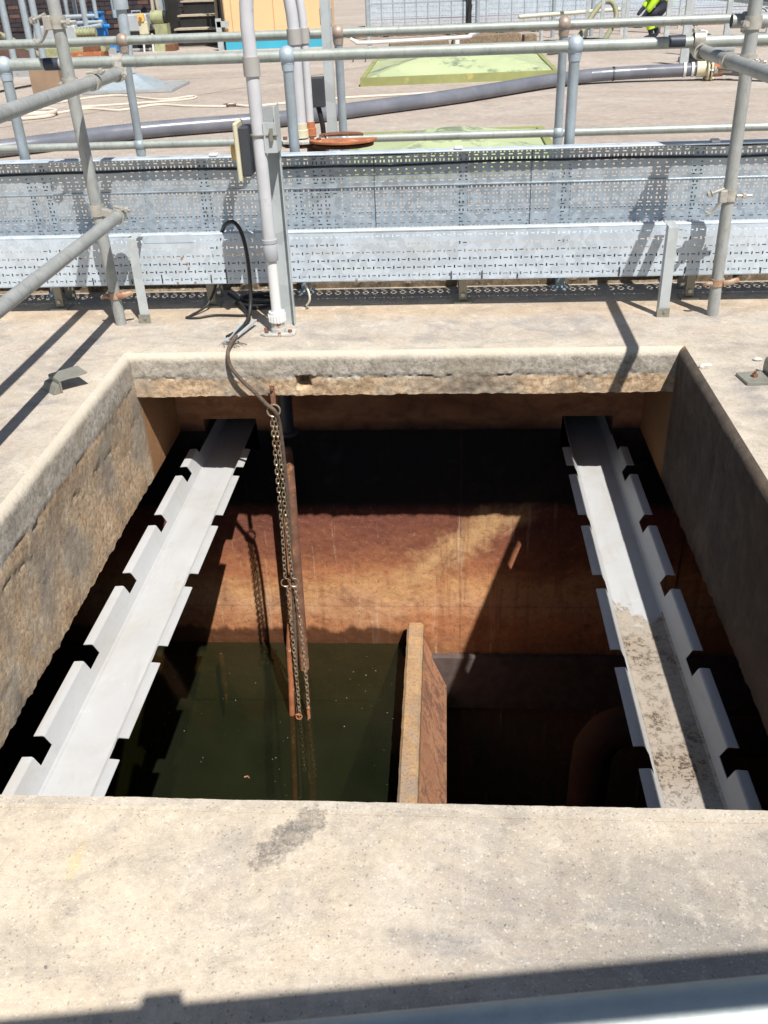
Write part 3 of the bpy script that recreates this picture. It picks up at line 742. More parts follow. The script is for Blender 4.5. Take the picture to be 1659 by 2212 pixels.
# chain links share one mesh
def link_mesh(pitch, wire, wid):
    mb = MB(); hl = (pitch + 2*wire)/2 - wid/2; P = []
    for i in range(7): a = math.pi*i/6; P.append((wid/2*math.cos(a), 0, hl + wid/2*math.sin(a)))
    for i in range(7): a = math.pi + math.pi*i/6; P.append((wid/2*math.cos(a), 0, -hl + wid/2*math.sin(a)))
    mb.tube(P, wire, 6, closed=True, up=(0, 1, 0)); return mb
PITCH, WIRE, WID = .0232, .0028, .0148
lm = link_mesh(PITCH, WIRE, WID)
proto_mesh = None
def chain(label, pts, mname='chain', k0=0, pitch=PITCH):
    global proto_mesh
    P = smooth_path(pts, 8)
    root = thing('chain', label, 'chain', P[0], 'chains hanging into the pit')
    # resample
    acc = [0]
    for a, b_ in zip(P, P[1:]): acc.append(acc[-1] + (b_-a).length)
    L = acc[-1]; n = int(L/pitch)
    def at(s):
        for i in range(len(acc)-1):
            if acc[i+1] >= s: return P[i].lerp(P[i+1], (s-acc[i])/max(1e-9, acc[i+1]-acc[i]))
        return P[-1]
    if proto_mesh is None:
        proto_mesh = {}
    if mname not in proto_mesh:
        o = lm.build('link', M_[mname], None, smooth=True); me = o.data; bpy.data.objects.remove(o); proto_mesh[mname] = me
    for i in range(n):
        c = at((i+.5)*pitch); tdir = (at((i+1)*pitch) - at(i*pitch)).normalized()
        q = tdir.to_track_quat('Z', 'Y').to_matrix().to_4x4()
        tw = (0 if (i+k0) % 2 else 90) + 20 + random.uniform(-9, 9)
        o = bpy.data.objects.new('link', proto_mesh[mname]); COL.objects.link(o); o.parent = root
        o.matrix_local = Matrix.Translation(c - root.location) @ q @ Matrix.Rotation(R(tw), 4, 'Z')
    return root
chain('left of the two upper steel chains between the top ring and the paired rings', [(-.733, 3.448, -.262), (-.737, 3.452, -.50), (-.744, 3.458, -.80), (-.757, 3.462, -1.10)])
chain('right of the two upper steel chains between the top ring and the paired rings', [(-.719, 3.444, -.262), (-.716, 3.449, -.50), (-.722, 3.455, -.80), (-.722, 3.461, -1.10)], k0=1)
for x, lb in ((-.757, 'left of the two rings halfway down the chains'), (-.718, 'right of the two rings halfway down the chains')):
    w = MB(); torus(w, (x, 3.464, -1.128), .021, .0032, (1, .2, 0), (0, .1, 1)); tag(w.build('ring', M_['chain'], smooth=True), lb, 'ring', 'rings halfway down the chains')
chain('lower chain that ends in the rusty shackle against the rust-coloured strap', [(-.750, 3.460, -1.152), (-.748, 3.44, -1.40), (-.745, 3.41, -1.72), (-.745, 3.386, -1.915), (-.75, 3.38, -2.3)])
chain('lower chain hanging furthest right in the pit with a rusty last length', [(-.712, 3.460, -1.152), (-.702, 3.44, -1.45), (-.698, 3.41, -1.75), (-.700, 3.386, -1.93), (-.70, 3.38, -2.35)], k0=1)
w = MB(); torus(w, (-.749, 3.385, -1.903), .014, .004, (1, 0, 0), (0, .3, 1), 20, 8); w.cyl((-.765, 3.385, -1.890), (-.735, 3.377, -1.887), .004)
tag(w.build('shackle', M_['rust'], smooth=True), 'rusty shackle at the water surface on the left lower chain', 'shackle')
w = MB(); w.cyl((-.699, 3.392, -1.86), (-.699, 3.388, -1.915), .0080); w.sphere((-.699, 3.393, -1.85), .010); tag(w.build('swivel', M_['rust'], smooth=True), 'orange rusted swivel on the right lower chain just above the water', 'swivel')
# wrapped rope from cable to ring then hanging hose strap
w = MB(); w.tube(smooth_path([(-.883, 3.62, .03), (-.893, 3.55, .022), (-.893, 3.48, .006), (-.885, 3.462, -.04), (-.850, 3.452, -.09), (-.79, 3.446, -.155), (-.745, 3.438, -.205), (-.712, 3.436, -.24), (-.704, 3.455, -.33), (-.708, 3.475, -.63), (-.728, 3.49, -1.1), (-.742, 3.455, -1.5), (-.762, 3.41, -1.93), (-.79, 3.39, -2.5)], 8), .0085, 8)
tag(w.build('lifting_rope', M_['rope'], smooth=True), 'grimy wrapped rope running over the far edge and down beside the chains', 'rope')
w = MB(); P = smooth_path([(-.745, 3.50, -1.10), (-.762, 3.48, -1.35), (-.778, 3.46, -1.55), (-.783, 3.44, -1.75), (-.790, 3.42, -1.90), (-.83, 3.40, -2.6)], 6)
w.tube(P, [.006+.009*min(1, i/10) for i in range(len(P))], 10, flat=(1, 1))
tag(w.build('float_cable', M_['rust'], smooth=True), 'orange rust-coated cable end hanging behind the lower chains', 'cable')

# ------------------------------------------------------------------ scaffold poles, couplers
def pole(label, a, b_, rad=.0245, name='scaffold_pole', mname='pole'):
    a, b_ = Vector(a), Vector(b_); w = MB(); n = 24
    w.pipe_open(a, b_, rad, rad-.0035, 20)
    return tag(w.build(name, M_[mname], smooth=True), label, 'scaffold pole')
pL0, pL1 = Vector((-1.462, 3.875, 0)), Vector((-1.495, 3.87, 1.9))
pR0, pR1 = Vector((1.139, 3.875, 0)), Vector((1.112, 3.87, 1.9))
pole('left upright scaffold pole standing on the deck in front of the perforated trays', pL0, pL1, .0242)
pole('right upright scaffold pole standing on the deck in front of the perforated trays', pR0, pR1)
pole('upper of the two horizontal scaffold poles at the left edge', (-1.39, -.4, .988), (-1.39, 4.20, .988))
pole('lower of the two horizontal scaffold poles at the left edge', (-1.377, -.4, .479), (-1.377, 3.865, .479))
pole('horizontal scaffold pole running off the right edge of the photo', (1.056, -.4, .988), (1.056, 4.42, .988))
pole('end of a scaffold pole crossing the right upright at the top corner', (1.06, 3.93, 1.115), (2.6, 3.93, 1.10))
def coupler(label, c, ax_a, ax_b, off, mname='coupler'):
    """double coupler: ring round tube A at c, ring round tube B at c+off, two swing bolts with nuts"""
    c = Vector(c); a = Vector(ax_a).normalized(); b_ = Vector(ax_b).normalized(); off = Vector(off)
    t = thing('scaffold_coupler', label, 'coupler', c, 'scaffold couplers')
    for nm, cc, ax in (('jaw', c, a), ('jaw', c+off, b_)):
        w = MB(); w.pipe_open(cc-ax*.022, cc+ax*.022, .031, .0252, 18); w.build(nm, M_[mname], t, smooth=True)
        o2 = off.normalized() if cc == c else -off.normalized()
        sd_ = ax.cross(o2).normalized()
        for s in (1,):
            e = cc - o2*.012 + sd_*.036*s
            w = MB(); w.cyl(e - ax*0 + o2*.03, e - o2*.045, .0058, n=10); w.build('bolt', M_[mname], t, smooth=True)
            w = MB(); w.cyl(e - o2*.022, e - o2*.036, .0125, n=6); w.build('nut', M_[mname], t)
            w = MB(); w.obox(e - o2*.010, .02, .02, .014, ax.to_track_quat('X', 'Z').to_matrix()); w.build('lug', M_[mname], t, bevel=.003)
    w = MB(); w.obox(c+off*.5, .03, .03, max(.012, off.length-.05), off.to_track_quat('Z', 'Y').to_matrix()); w.build('saddle', M_[mname], t, bevel=.003)
    return t
def open_coupler(label, c, swing, mname='coupler', flip=1):
    """coupler on an upright with its second jaw hanging open"""
    c = Vector(c); t = thing('scaffold_coupler', label, 'coupler', c, 'scaffold couplers')
    Z = Vector((0, 0, 1)); X = Vector((1, 0, 0)); Yv = Vector((0, -1, 0))
    w = MB(); w.pipe_open(c-Z*.022, c+Z*.022, .031, .0252, 18); w.build('jaw', M_[mname], t, smooth=True)
    sdv = X*swing
    b0 = c + sdv*.034 + Yv*.012
    w = MB(); w.obox(c + sdv*.030 + Yv*.022, .03, .03, .05); w.build('saddle', M_[mname], t, bevel=.004)
    # hinged flap curling downwards
    P = [c + sdv*(.036+.052*k/8) + Yv*.03 + Z*(-.02 - .045*math.sin(math.pi*k/8*.62) - .0*k) for k in range(9)]
    P[-1] = P[-2] + sdv*.016 + Z*.012
    w = MB(); w.tube(P, [.011, .012, .011, .010, .010, .010, .010, .009, .006], 10, flat=(.55, 1.3)); w.build('flap', M_[mname], t, smooth=True)
    # swing bolt pointing outwards and down
    q0 = c + sdv*.030 + Yv*.03 + Z*.030; q1 = q0 + sdv*.066 + Z*(-.024)
    w = MB(); w.cyl(q0, q1, .0062, n=10); w.build('bolt', M_[mname], t, smooth=True)
    w = MB(); w.cyl(q1 - (q1-q0).normalized()*.016, q1 - (q1-q0).normalized()*.004, .013, n=6); w.cyl(q1 - (q1-q0).normalized()*.022, q1 - (q1-q0).normalized()*.019, .0155, n=14); w.build('nut', M_[mname], t)
    # closing bolt on the far side
    q0 = c - sdv*.024 + Yv*.026; q1 = q0 - sdv*.058
    w = MB(); w.cyl(q0, q1, .006, n=10); w.build('bolt', M_[mname], t, smooth=True)
    w = MB(); w.cyl(q0 - sdv*.022, q0 - sdv*.036, .0125, n=6); w.build('nut', M_[mname], t)
    return t
def clip(label, c, a0, side, mname='coupler_rust'):
    c = Vector(c); t = thing('pole_clip', label, 'clip', c, 'clips near the feet of the uprights')
    Z = Vector((0, 0, 1)); w = MB(); w.pipe_open(c-Z*.014, c+Z*.014, .030, .0252, 18); w.build('band', M_[mname], t, smooth=True)
    w = MB(); w.tube(smooth_path([c+Vector((side*.022, -.022, 0)), c+Vector((side*.048, -.028, .004)), c+Vector((side*.072, -.02, .010)), c+Vector((side*.085, -.012, .006))], 4), [.011]*8+[.010]*3+[.008]*2, 10, flat=(1.1, .6)); w.build('tongue', M_[mname], t, smooth=True)
    w = MB(); w.tube(smooth_path([c+Vector((-side*.026, -.02, -.002)), c+Vector((-side*.045, -.025, .0)), c+Vector((-side*.055, -.015, -.008))], 4), .009, 8); w.build('hook', M_[mname], t, smooth=True)
    return t
Zv = (0, 0, 1); Yv_ = (0, 1, 0); Xv = (1, 0, 0)
def on_pole(p0, p1, z): k = (z-p0.z)/(p1.z-p0.z); return p0.lerp(p1, k)
open_coupler('coupler with its jaw hanging open high on the left upright', on_pole(pL0, pL1, 1.20), -1)
coupler('coupler joining the upper left horizontal pole to the left upright', on_pole(pL0, pL1, .985), Zv, Yv_, Vector((-1.39, 3.875, .988)) - on_pole(pL0, pL1, .985))
coupler('coupler joining the lower left horizontal pole to the left upright', on_pole(pL0, pL1, .50), Zv, Yv_, Vector((-1.377, 3.85, .479)) - on_pole(pL0, pL1, .50))
coupler('coupler hooking the near handrail to the end of the upper left pole', (-1.405, 4.285, 1.026), Xv, Yv_, Vector((.015, -.09, -.040)))
open_coupler('coupler with its jaw hanging open halfway up the right upright', on_pole(pR0, pR1, .50), -1)
coupler('coupler joining the right horizontal pole to the right upright', on_pole(pR0, pR1, .985), Zv, Yv_, Vector((1.056, 3.875, .988)) - on_pole(pR0, pR1, .985))
coupler('coupler hooking the near handrail to the right horizontal pole', (1.035, 4.285, 1.032), Xv, Yv_, Vector((.01, -.01, -.045)))
coupler('coupler at the very top of the right upright', on_pole(pR0, pR1, 1.112), Zv, Xv, Vector((0, .06, .003)))
clip('rusty pale clip near the foot of the left upright', on_pole(pL0, pL1, .135), 0, 1)
clip('rusty orange clip near the foot of the right upright', on_pole(pR0, pR1, .145), 0, 1)

# ------------------------------------------------------------------ handrails
def handrail(label, Y, top, mids, xs, x0, x1, rr=.021, br=.038, slope=0, mball=None, rail='rail', post_b=0):
    t = thing('handrail', label, 'handrail', (xs[0], Y, 0))
    w = MB(); w.tube([(x0+(x1-x0)*k/8, Y+slope*((x0+(x1-x0)*k/8)), top+.003*math.sin(k)) for k in range(9)], rr, 18); w.build('top_rail', M_[rail], t, smooth=True)
    for z in mids:
        w = MB(); w.tube([(x0, Y+slope*x0, z), (x1, Y+slope*x1, z)], rr*.95, 16); w.build('mid_rail', M_[rail], t, smooth=True)
    for i, x in enumerate(xs):
        y = Y+slope*x
        p = MB(); p.tube([(x, y, post_b), (x, y, top-.05), (x, y, top-.03)], [rr*.98, rr*.98, rr*1.25], 18); po = p.build('post', M_['stanchion'], t, smooth=True)
        for z in [top]+mids:
            b_ = MB(); b_.sphere((x, y, z), br if z == top else br*.92, 24, 14); mb_ = M_[mball[i]] if (mball and z == top) else M_['ball' if z == top else 'stanchion']
            b_.cyl((x, y, z-br*1.5), (x, y, z-br*.6), rr*1.12, br*.75, n=18); b_.build('ball_joint', mb_, po, smooth=True)
        f_ = MB(); f_.cyl((x, y, .001), (x, y, .012), .045, n=20); f_.build('base_flange', M_['stanchion'], po, smooth=True)
    return t
handrail('near galvanised ball-jointed handrail just behind the perforated trays', 4.285, 1.026, [], [-1.915, -.676, .533, 1.75, -3.15, 2.97], -5, 5, .0232, .0385)
handrail('farther ball-jointed handrail with a mid rail, its balls stained brown', 5.3, 1.048, [.532], [-1.70, -.562, .597, 1.80, -2.9], -6, 6, .0225, .037, mball=['ball_rust']*5)
# handrail right in front of the photographer
FR = lambda x: .343 + .137*x
t = thing('handrail', 'blurred galvanised pipe right under the camera along the bottom of the photo', 'handrail', (.3, .2, 0))
w = MB(); w.tube([(-.20+x/10, FR(-.20+x/10), .72) for x in range(0, 27, 2)], .0245, 28); w.build('rail_pipe', M_['fg_rail'], t, smooth=True)
for x in (2.4,):
    w = MB(); w.cyl((x, FR(x), 0), (x, FR(x), .71), .024); w.build('post', M_['stanchion'], t, smooth=True)
FS = lambda x: -.092 + .133*x
t = thing('scaffold_guard_rail', 'scaffold guard rail just above the photographer, seen only by its shadow on the near slab', 'scaffold pole', (0, -.09, 1.5))
w = MB(); w.cyl((-2.4, FS(-2.4), 1.5), (2.6, FS(2.6), 1.5), .0245, n=20); w.build('tube', M_['pole'], t, smooth=True)
w = MB(); w.pipe_open((.025, FS(.025), 1.5), (.078, FS(.078), 1.5), .040, .0246, 20); w.build('coupler_sleeve', M_['coupler'], t, smooth=True)
# dark tape on the rail ends
for x, lb in ((-1.70, 'dark tape wrapped on the near handrail beside the left upright'), (.945, 'dark tape wrapped on the near handrail near the right pole')):
    w = MB(); w.pipe_open((x-.033, 4.285, 1.026), (x+.033, 4.285, 1.026), .0250, .0236, 20); tag(w.build('rail_tape', M_['tape'], smooth=True), lb, 'tape')

# ------------------------------------------------------------------ perforated cable trays
def perf(mb, x0, n, pitch, z0, z1, y, holes, lean=0):
    """holes: (cx, cz, w, h) inside one tile, all 0..pitch"""
    xs = {0.0, pitch}; zs = {z0, z1}
    for cx, cz, w_, h_ in holes: xs |= {round(cx-w_/2, 5), round(cx+w_/2, 5)}; zs |= {round(cz-h_/2, 5), round(cz+h_/2, 5)}
    xs = sorted(xs); zs = sorted(zs); solid = []
    for i in range(len(xs)-1):
        for j in range(len(zs)-1):
            mx, mz = (xs[i]+xs[i+1])/2, (zs[j]+zs[j+1])/2
            if not any(abs(mx-cx) < w_/2 and abs(mz-cz) < h_/2 for cx, cz, w_, h_ in holes): solid.append((i, j))
    nx, nz = len(xs), len(zs)
    cols = [x0+t*pitch+x for t in range(n) for x in xs[:-1]] + [x0+n*pitch]
    base = len(mb.v)
    for X in cols:
        for Z in zs: mb.v.append(Vector((X, y + lean*(Z-z0) + .0025*math.sin(X*2.1+Z*5), Z)))
    for t in range(n):
        for i, j in solid:
            a = base + (t*(nx-1)+i)*nz + j
            mb.f.append((a, a+nz, a+nz+1, a+1)); mb.fm.append(0)
def wave(rows, pitch, vw=.0062, vh=.0135, hw=.0175, hh=.0048):
    out = []
    for k, z in enumerate(rows):
        a, b_ = (.25, .75) if k % 2 else (.75, .25)
        out += [(pitch*a, z, vw, vh), (pitch*b_, z, hw, hh)]
    return out
YL = 4.0
t = thing('cable_tray', 'lower pale perforated galvanised tray on edge in front of the uprights of the others', 'cable tray', (-.3, YL, .14))
p1 = .0445
w = MB(); perf(w, -4.45, 200, p1, .140, .352, YL, wave([.333-.0345*k for k in range(6)], p1)); w.build('perforated_web', M_['galv'], t, solid=.0016)
w = MB(); w.tube([(-4.45, YL+.006, .356), (4.45, YL+.006, .356)], .0075, 10, flat=(1, 1)); w.box((-4.45, YL+.006, .3545), (4.45, YL+.034, .3620)); w.build('top_return', M_['galv'], t, smooth=True)
w = MB(); perf(w, -4.45, 200, p1, 0, .135, 0, [(p1*.25, .02, .018, .008), (p1*.5, .055, .018, .008), (p1*.25, .075, .008, .014), (p1*.75, .075, .008, .014), (p1*.5, .097, .018, .008), (p1*.3, .12, .018, .006)])  # hidden shelf added to cast the dotted shadow strip on the deck
w.v = [Vector((q.x, YL+.022+q.z, .306)) for q in w.v]; w.build('shadow_shelf', M_['galv'], t, solid=.0016)
w = MB(); w.box((-4.45, YL, .1365), (4.45, YL+.10, .1385)); w.build('bottom_return', M_['galv'], t)
w = MB(); w.box((-1.335, YL-.0045, .325), (-1.11, YL-.002, .361), 0); w.build('splice_plate', M_['galv'], t, bevel=.001)
for x, z0, z1 in ((-1.60, .145, .175), (-1.50, .143, .185), (-1.42, .145, .165), (-.985, .14, .205), (-1.055, .143, .18), (.02, .14, .175), (.155, .14, .175), (.75, .14, .18), (1.03, .145, .175), (-.02+.33, .14, .16), (-1.28, .145, .185), (1.35, .14, .165)):
    w = MB(); w.box((x-.0022, YL-.005, z0), (x+.0022, YL-.0015, z1)); w.build('cable_tie', M_['black'], t)
for x, z in ((-1.175, .26), (-1.155, .235), (-1.15, .215), (-.40, .15), (-1.21, .148), (-1.13, .148)):
    w = MB(); w.cyl((x, YL-.001, z), (x, YL-.008, z), .005, n=6); w.build('bolt', M_['coupler_rust'], t)
YU = 4.22
def V2(z, h=.011): return [(.006+.0031, z, .0062, h), (.025, z, .0062, h)]
def Hs(z): return [(.0155, z, .017, .0048)]
def Os(z): return [(.010, z, .0075, .0065)]
p2 = .0375
t = thing('cable_tray', 'upper perforated galvanised tray, its top flange shading a strip of slots and black cables', 'cable tray', (-.3, YU, .5))
w = MB(); perf(w, -4.5, 240, p2, .500, .648, YU, V2(.632)+Hs(.619)+V2(.603)+Hs(.585)+Os(.567)+Hs(.549)+V2(.532, .008)+Hs(.517)); w.build('perforated_web', M_['galv_up'], t, solid=.0016)
w = MB(); w.box((-4.5, YU-.052, .648), (4.5, YU, .6505)); w.tube([(-4.5, YU-.052, .6455), (4.5, YU-.052, .6455)], .0042, 8); w.build('top_flange', M_['galv'], t, smooth=True)
for x in (-1.02, .05, 1.13, -2.1):
    w = MB(); w.box((x-.018, YU-.058, .6512), (x+.018, YU-.02, .662), .003); w.build('clip_cap', M_['pvc_white'], t)
t = thing('cable_tray', 'middle perforated galvanised tray between the upper and the lower one', 'cable tray', (-.3, YU, .4))
w = MB(); perf(w, -4.49, 240, p2, .270, .498, YU-.006, V2(.487, .009)+Hs(.472)+V2(.458, .008)+Os(.440)+V2(.422)+Hs(.405)+V2(.388)+Hs(.37)+Os(.353)+Hs(.337)+V2(.318)); w.build('perforated_web', M_['galv_up'], t, solid=.0016)
w = MB(); w.tube([(-4.5, YU-.010, .4985), (4.5, YU-.010, .4985)], .003, 6); w.build('lip', M_['galv_up'], t, smooth=True)
for x in (.37, -.32, -2.3, 1.9):
    w = MB(); w.box((x-.0012, YU-.0095, .29), (x+.0012, YU-.008, .64)); w.build('tray_joint', M_['tape'], t)
for z, dy, lb in ((.640, .02, 'upper black cable lying in the top of the tray'), (.590, .012, 'lower black cable along the shaded slots of the tray')):
    w = MB(); w.tube([(x/4, YU-dy-.004, z+.004*math.sin(x*.9)+.003*math.sin(x*2.3)) for x in range(-18, 19)], .0052, 8)
    tag(w.build('black_cable', M_['black'], smooth=True), lb, 'cable')
# brackets that carry the trays
tr = None
for i, (x, lb) in enumerate(((-1.095, 'dark channel bracket under the trays left of the cable loops'), (-1.825, 'dark channel bracket under the trays near the left edge'), (.073, 'dark channel bracket under the trays in the middle'), (1.09, 'dark channel bracket behind the right upright'), (2.2, None), (-2.8, None))):
    if not lb: continue
    t = thing('tray_bracket', lb, 'bracket', (x, 4.10, 0), 'channel brackets carrying the trays')
    w = MB(); w.box((x-.021, 4.235, 0), (x+.021, 4.262, .64)); w.build('channel', M_['bracket'], t, bevel=.002)
    w = MB(); w.box((x-.018, 4.10, .01), (x+.018, 4.12, .13)); w.box((x-.018, 4.125, .115), (x+.018, 4.23, .13)); w.build('arm', M_['bracket'], t, bevel=.001)
    w = MB(); w.box((x-.040, 4.075, 0), (x+.040, 4.16, .008)); w.build('foot_plate', M_['bracket'], t, bevel=.001)
    w = MB(); w.cyl((x, 4.092, .035), (x, 4.10, .035), .010, n=6); w.build('bolt', M_['coupler'], t)
for i, (x, y, h, lb) in enumerate(((-1.352, 3.885, .372, 'short galvanised angle post left in front of the lower tray'), (.926, 3.86, .378, 'short galvanised angle post right in front of the lower tray'))):
    t = thing('angle_post', lb, 'post', (x, y, 0), 'short posts in front of the lower tray')
    w = MB(); w.box((x-.020, y, .004), (x+.022, y+.004, h)); w.box((x-.020, y+.005, .004), (x-.0165, y+.045, h-.002)); w.box((x-.020, y+.001, h), (x+.022, y+.10, h+.004))
    w.build('angle', M_['galv_post'], t, bevel=.0012)
    w = MB(); w.box((x-.027, y-.006, .0), (x+.026, y-.0012, .040)); w.cyl((x+.004, y-.011, .024), (x+.004, y-.006, .024), .006, n=8); w.build('foot_cleat', M_['bracket'], t, bevel=.001)
# pebbly kerb behind the trays
w = MB(); nx = 520; vs = []; fs = []
prof = [(4.345, 0), (4.335, .03), (4.34, .06), (4.36, .085), (4.41, .10), (4.62, .10), (4.64, .0)]
for i in range(nx+1):
    x = -6+12*i/nx
    for j, (y, z) in enumerate(prof):
        k = 0 if j in (0, 6) else 1
        hole = 1 if (fbm((x, 9, 0), 1.6) > .12 and j in (1, 2)) else 0
        vs.append((x, y + k*(.012*fbm((x, y, z), 22) + .006*fbm((x, y, z), 60)) + hole*.05, z + k*.008*fbm((x, z, 3), 20)))
for i in range(nx):
    for j in range(6): a = i*7+j; fs.append((a, a+7, a+8, a+1))
w.add(vs, fs); tag(w.build('kerb', M_['kerb'], smooth=True), 'low pebbly concrete kerb in the shade behind the perforated trays', 'kerb')

# ------------------------------------------------------------------ white conduit riser with switch
t = thing('conduit_riser', 'tall grey and white plastic conduit rising from a white flange on the deck', 'conduit', (-.721, 3.715, 0))
x, y = -.721, 3.72
w = MB(); w.tube([(x, y, .055), (x, y, .39)], .0215, 24); w.build('lower_pipe', M_['pvc_white'], t, smooth=True)
w = MB(); w.tube([(x, y, .39), (x-.002, y, 1.02), (x-.002, y, 1.10), (x-.003, y, 1.17), (x+.002, y, 1.24), (x+.014, y, 1.31), (x+.05, y, 1.40), (x+.12, y, 1.46)], .0255, 24); w.build('upper_pipe', M_['pvc_pale'], t, smooth=True)
w = MB(); w.tube([(x, y, .315), (x, y, .318), (x, y, .385), (x, y, .388)], [.027, .0295, .0295, .027], 24); w.tube([(x, y, .388), (x, y, .402)], .031, 24); w.build('coupling', M_['pvc_grey'], t, smooth=True)
w = MB(); w.tube([(x-.002, y, 1.005), (x-.002, y, 1.07)], .0315, 24); w.build('coupling', M_['collar'], t, smooth=True)
w = MB(); n = 28
w.tube([(x, y, .055), (x, y, .10)], .034, 28)
for k in range(18):
    a = 2*math.pi*k/18; w.obox((x+.035*math.cos(a), y+.035*math.sin(a), .075), .006, .006, .03)
w.build('union_nut', M_['pvc_white'], t, smooth=True)
w = MB(); w.cyl((x, y, .010), (x, y, .056), .029, n=24); w.tube([(x, y, .012), (x, y, .030)], .033, 24); w.build('stub', M_['flange'], t, smooth=True)
w = MB(); w.extrude([(x-.075, y-.022), (x-.055, y-.038), (x+.055, y-.038), (x+.075, y-.022), (x+.075, y+.022), (x+.055, y+.038), (x-.055, y+.038), (x-.075, y+.022)], 'z', .001, .012); w.build('base_flange', M_['flange'], t, bevel=.002)
for bx, by in ((.052, -.015), (-.055, .012), (-.048, -.02)):
    w = MB(); w.cyl((x+bx, y+by, .012), (x+bx, y+by, .022), .009, n=6); w.build('bolt', M_['rust_dark'], t)
# channel post and switch box beside it
t = thing('channel_post', 'galvanised channel post standing right behind the white conduit', 'post', (-.69, 3.84, 0))
w = MB()
w.box((-.735, 3.842, 0), (-.667, 3.846, .885)); w.box((-.667, 3.815, 0), (-.663, 3.846, .885)); w.box((-.739, 3.815, 0), (-.735, 3.846, .885)); w.build('channel', M_['galv_post'], t, bevel=.001)
w = MB(); w.box((-.700, 3.700, .735), (-.655, 3.704, .845)); w.box((-.655, 3.700, .735), (-.651, 3.815, .900)); w.build('bracket', M_['galv_post'], t, bevel=.001)
w = MB(); torus(w, (-.721, 3.722, .80), .030, .004, (1, 0, 0), (0, 1, 0), 24, 6); w.cyl((-.69, 3.70, .80), (-.645, 3.695, .80), .005, n=8); w.obox((-.668, 3.692, .803), .012, .014, .045); w.build('saddle_clip', M_['bracket'], t, smooth=True)
t = thing('switch_box', 'dark switch box with a cream lid and a yellow knob fixed beside the white conduit', 'switch', (-.775, 3.74, .73))
w = MB(); w.box((-.798, 3.705, .650), (-.762, 3.795, .830), .004); w.build('box', M_['dark_box'], t)
w = MB(); w.box((-.815, 3.690, .632), (-.7985, 3.815, .848), .005); w.build('lid', M_['cream'], t)
w = MB(); w.tube([(-.8155, 3.75, .735), (-.826, 3.75, .735), (-.833, 3.75, .735)], [.030, .030, .024], 20); w.obox((-.838, 3.75, .735), .010, .012, .05); w.build('knob', M_['yellow'], t, smooth=True)

# second conduit pair, rusty plates, junction box behind the trays
t = thing('conduit_riser', 'pair of faded conduits rising behind the near handrail above the rusty plates', 'conduit', (-.70, 4.75, .6))
for k, (dx, dy, r_) in enumerate(((0, 0, .028), (.040, .05, .020))):
    bx, by = -.715+dx, 4.78+dy
    w = MB(); w.tube([(bx, by, .64), (bx+.002, by, 1.10), (bx-.002, by, 1.17), (bx-.012, by, 1.25), (bx-.04, by, 1.34), (bx-.09, by, 1.40)], r_, 20); w.build('pipe', M_['pvc_pale'], t, smooth=True)
    w = MB(); w.tube([(bx+.002, by, 1.035-.0*k), (bx+.002, by, 1.10)], r_+.006, 20); w.build('coupling', M_['collar'], t, smooth=True)
    w = MB(); w.tube([(bx, by, .625), (bx, by, .66), (bx, by, .662), (bx, by, .69)], [r_+.008, r_+.008, r_+.004, r_+.004], 20); w.build('union', M_['cream' if k == 0 else 'rust'], t, smooth=True)
t = thing('rusty_flange', 'rusty half-round flange plate behind the near handrail, orange with a pale rim', 'plate', (-.5, 4.7, .6))
def halfdisc(cx, cy, rx, ry, a0, a1, z0, z1, n=26):
    pr = [(cx+rx*math.cos(R(a0+(a1-a0)*i/n)), cy+ry*math.sin(R(a0+(a1-a0)*i/n))) for i in range(n+1)]
    mb = MB(); mb.extrude(pr, 'z', z0, z1); return mb
halfdisc(-.505, 4.73, .165, .13, 178, 362, .612, .624).build('half_plate', M_['rust'], t, bevel=.002)
halfdisc(-.505, 4.735, .150, .12, 178, 362, .59, .604).build('half_plate', M_['rust_dark'], t, bevel=.002)
halfdisc(-.52, 4.80, .11, .08, 0, 180, .622, .632).build('back_plate', M_['rust_dark'], t)
w = MB(); w.tube(arc((-.54, 4.74, .635), .06, 20, 160, 10, (1, 0, 0), (0, .6, 0)), .006, 8); w.build('slot_rim', M_['rust_dark'], t, smooth=True)
w = MB(); w.extrude([(-.83, 4.78), (-.80, 4.72), (-.70, 4.69), (-.63, 4.72), (-.60, 4.80), (-.66, 4.86), (-.78, 4.86)], 'z', .604, .618); w.build('oval_flange', M_['flange'], t, bevel=.002)
w = MB(); w.extrude([(-.82, 4.785), (-.79, 4.73), (-.70, 4.70), (-.63, 4.74), (-.61, 4.80), (-.66, 4.85), (-.78, 4.85)], 'z', .585, .600); w.build('oval_flange', M_['rust_dark'], t, bevel=.002)
for bx, by in ((-.795, 4.77), (-.655, 4.72), (-.62, 4.70)):
    w = MB(); w.cyl((bx, by, .619), (bx, by, .632), .011, n=6); w.build('bolt', M_['rust_dark'], t)
w = MB(); w.cyl((-.64, 4.80, 0), (-.64, 4.80, .585), .055, n=20); w.build('stand_pipe', M_['rust_dark'], t, smooth=True)
t = thing('junction_box', 'dark grey junction box with a cream edge on a galvanised channel post', 'junction box', (-.6, 5.02, 0))
w = MB(); w.box((-.685, 4.97, .735), (-.612, 5.03, .872), .004); w.build('box', M_['dark_box'], t)
w = MB(); w.box((-.702, 4.965, .730), (-.6865, 5.035, .878), .004); w.build('lid', M_['cream'], t)
w = MB(); w.box((-.608, 4.975, 0), (-.566, 4.979, 1.6)); w.box((-.566, 4.98, 0), (-.562, 5.02, 1.6)); w.build('channel', M_['galv_post'], t, bevel=.001)
w = MB(); w.tube(smooth_path([(-.65, 5.0, .735), (-.64, 5.0, .68), (-.632, 5.0, .60), (-.63, 4.99, .3)], 4), .013, 10); w.build('gland_cable', M_['black'], t, smooth=True)
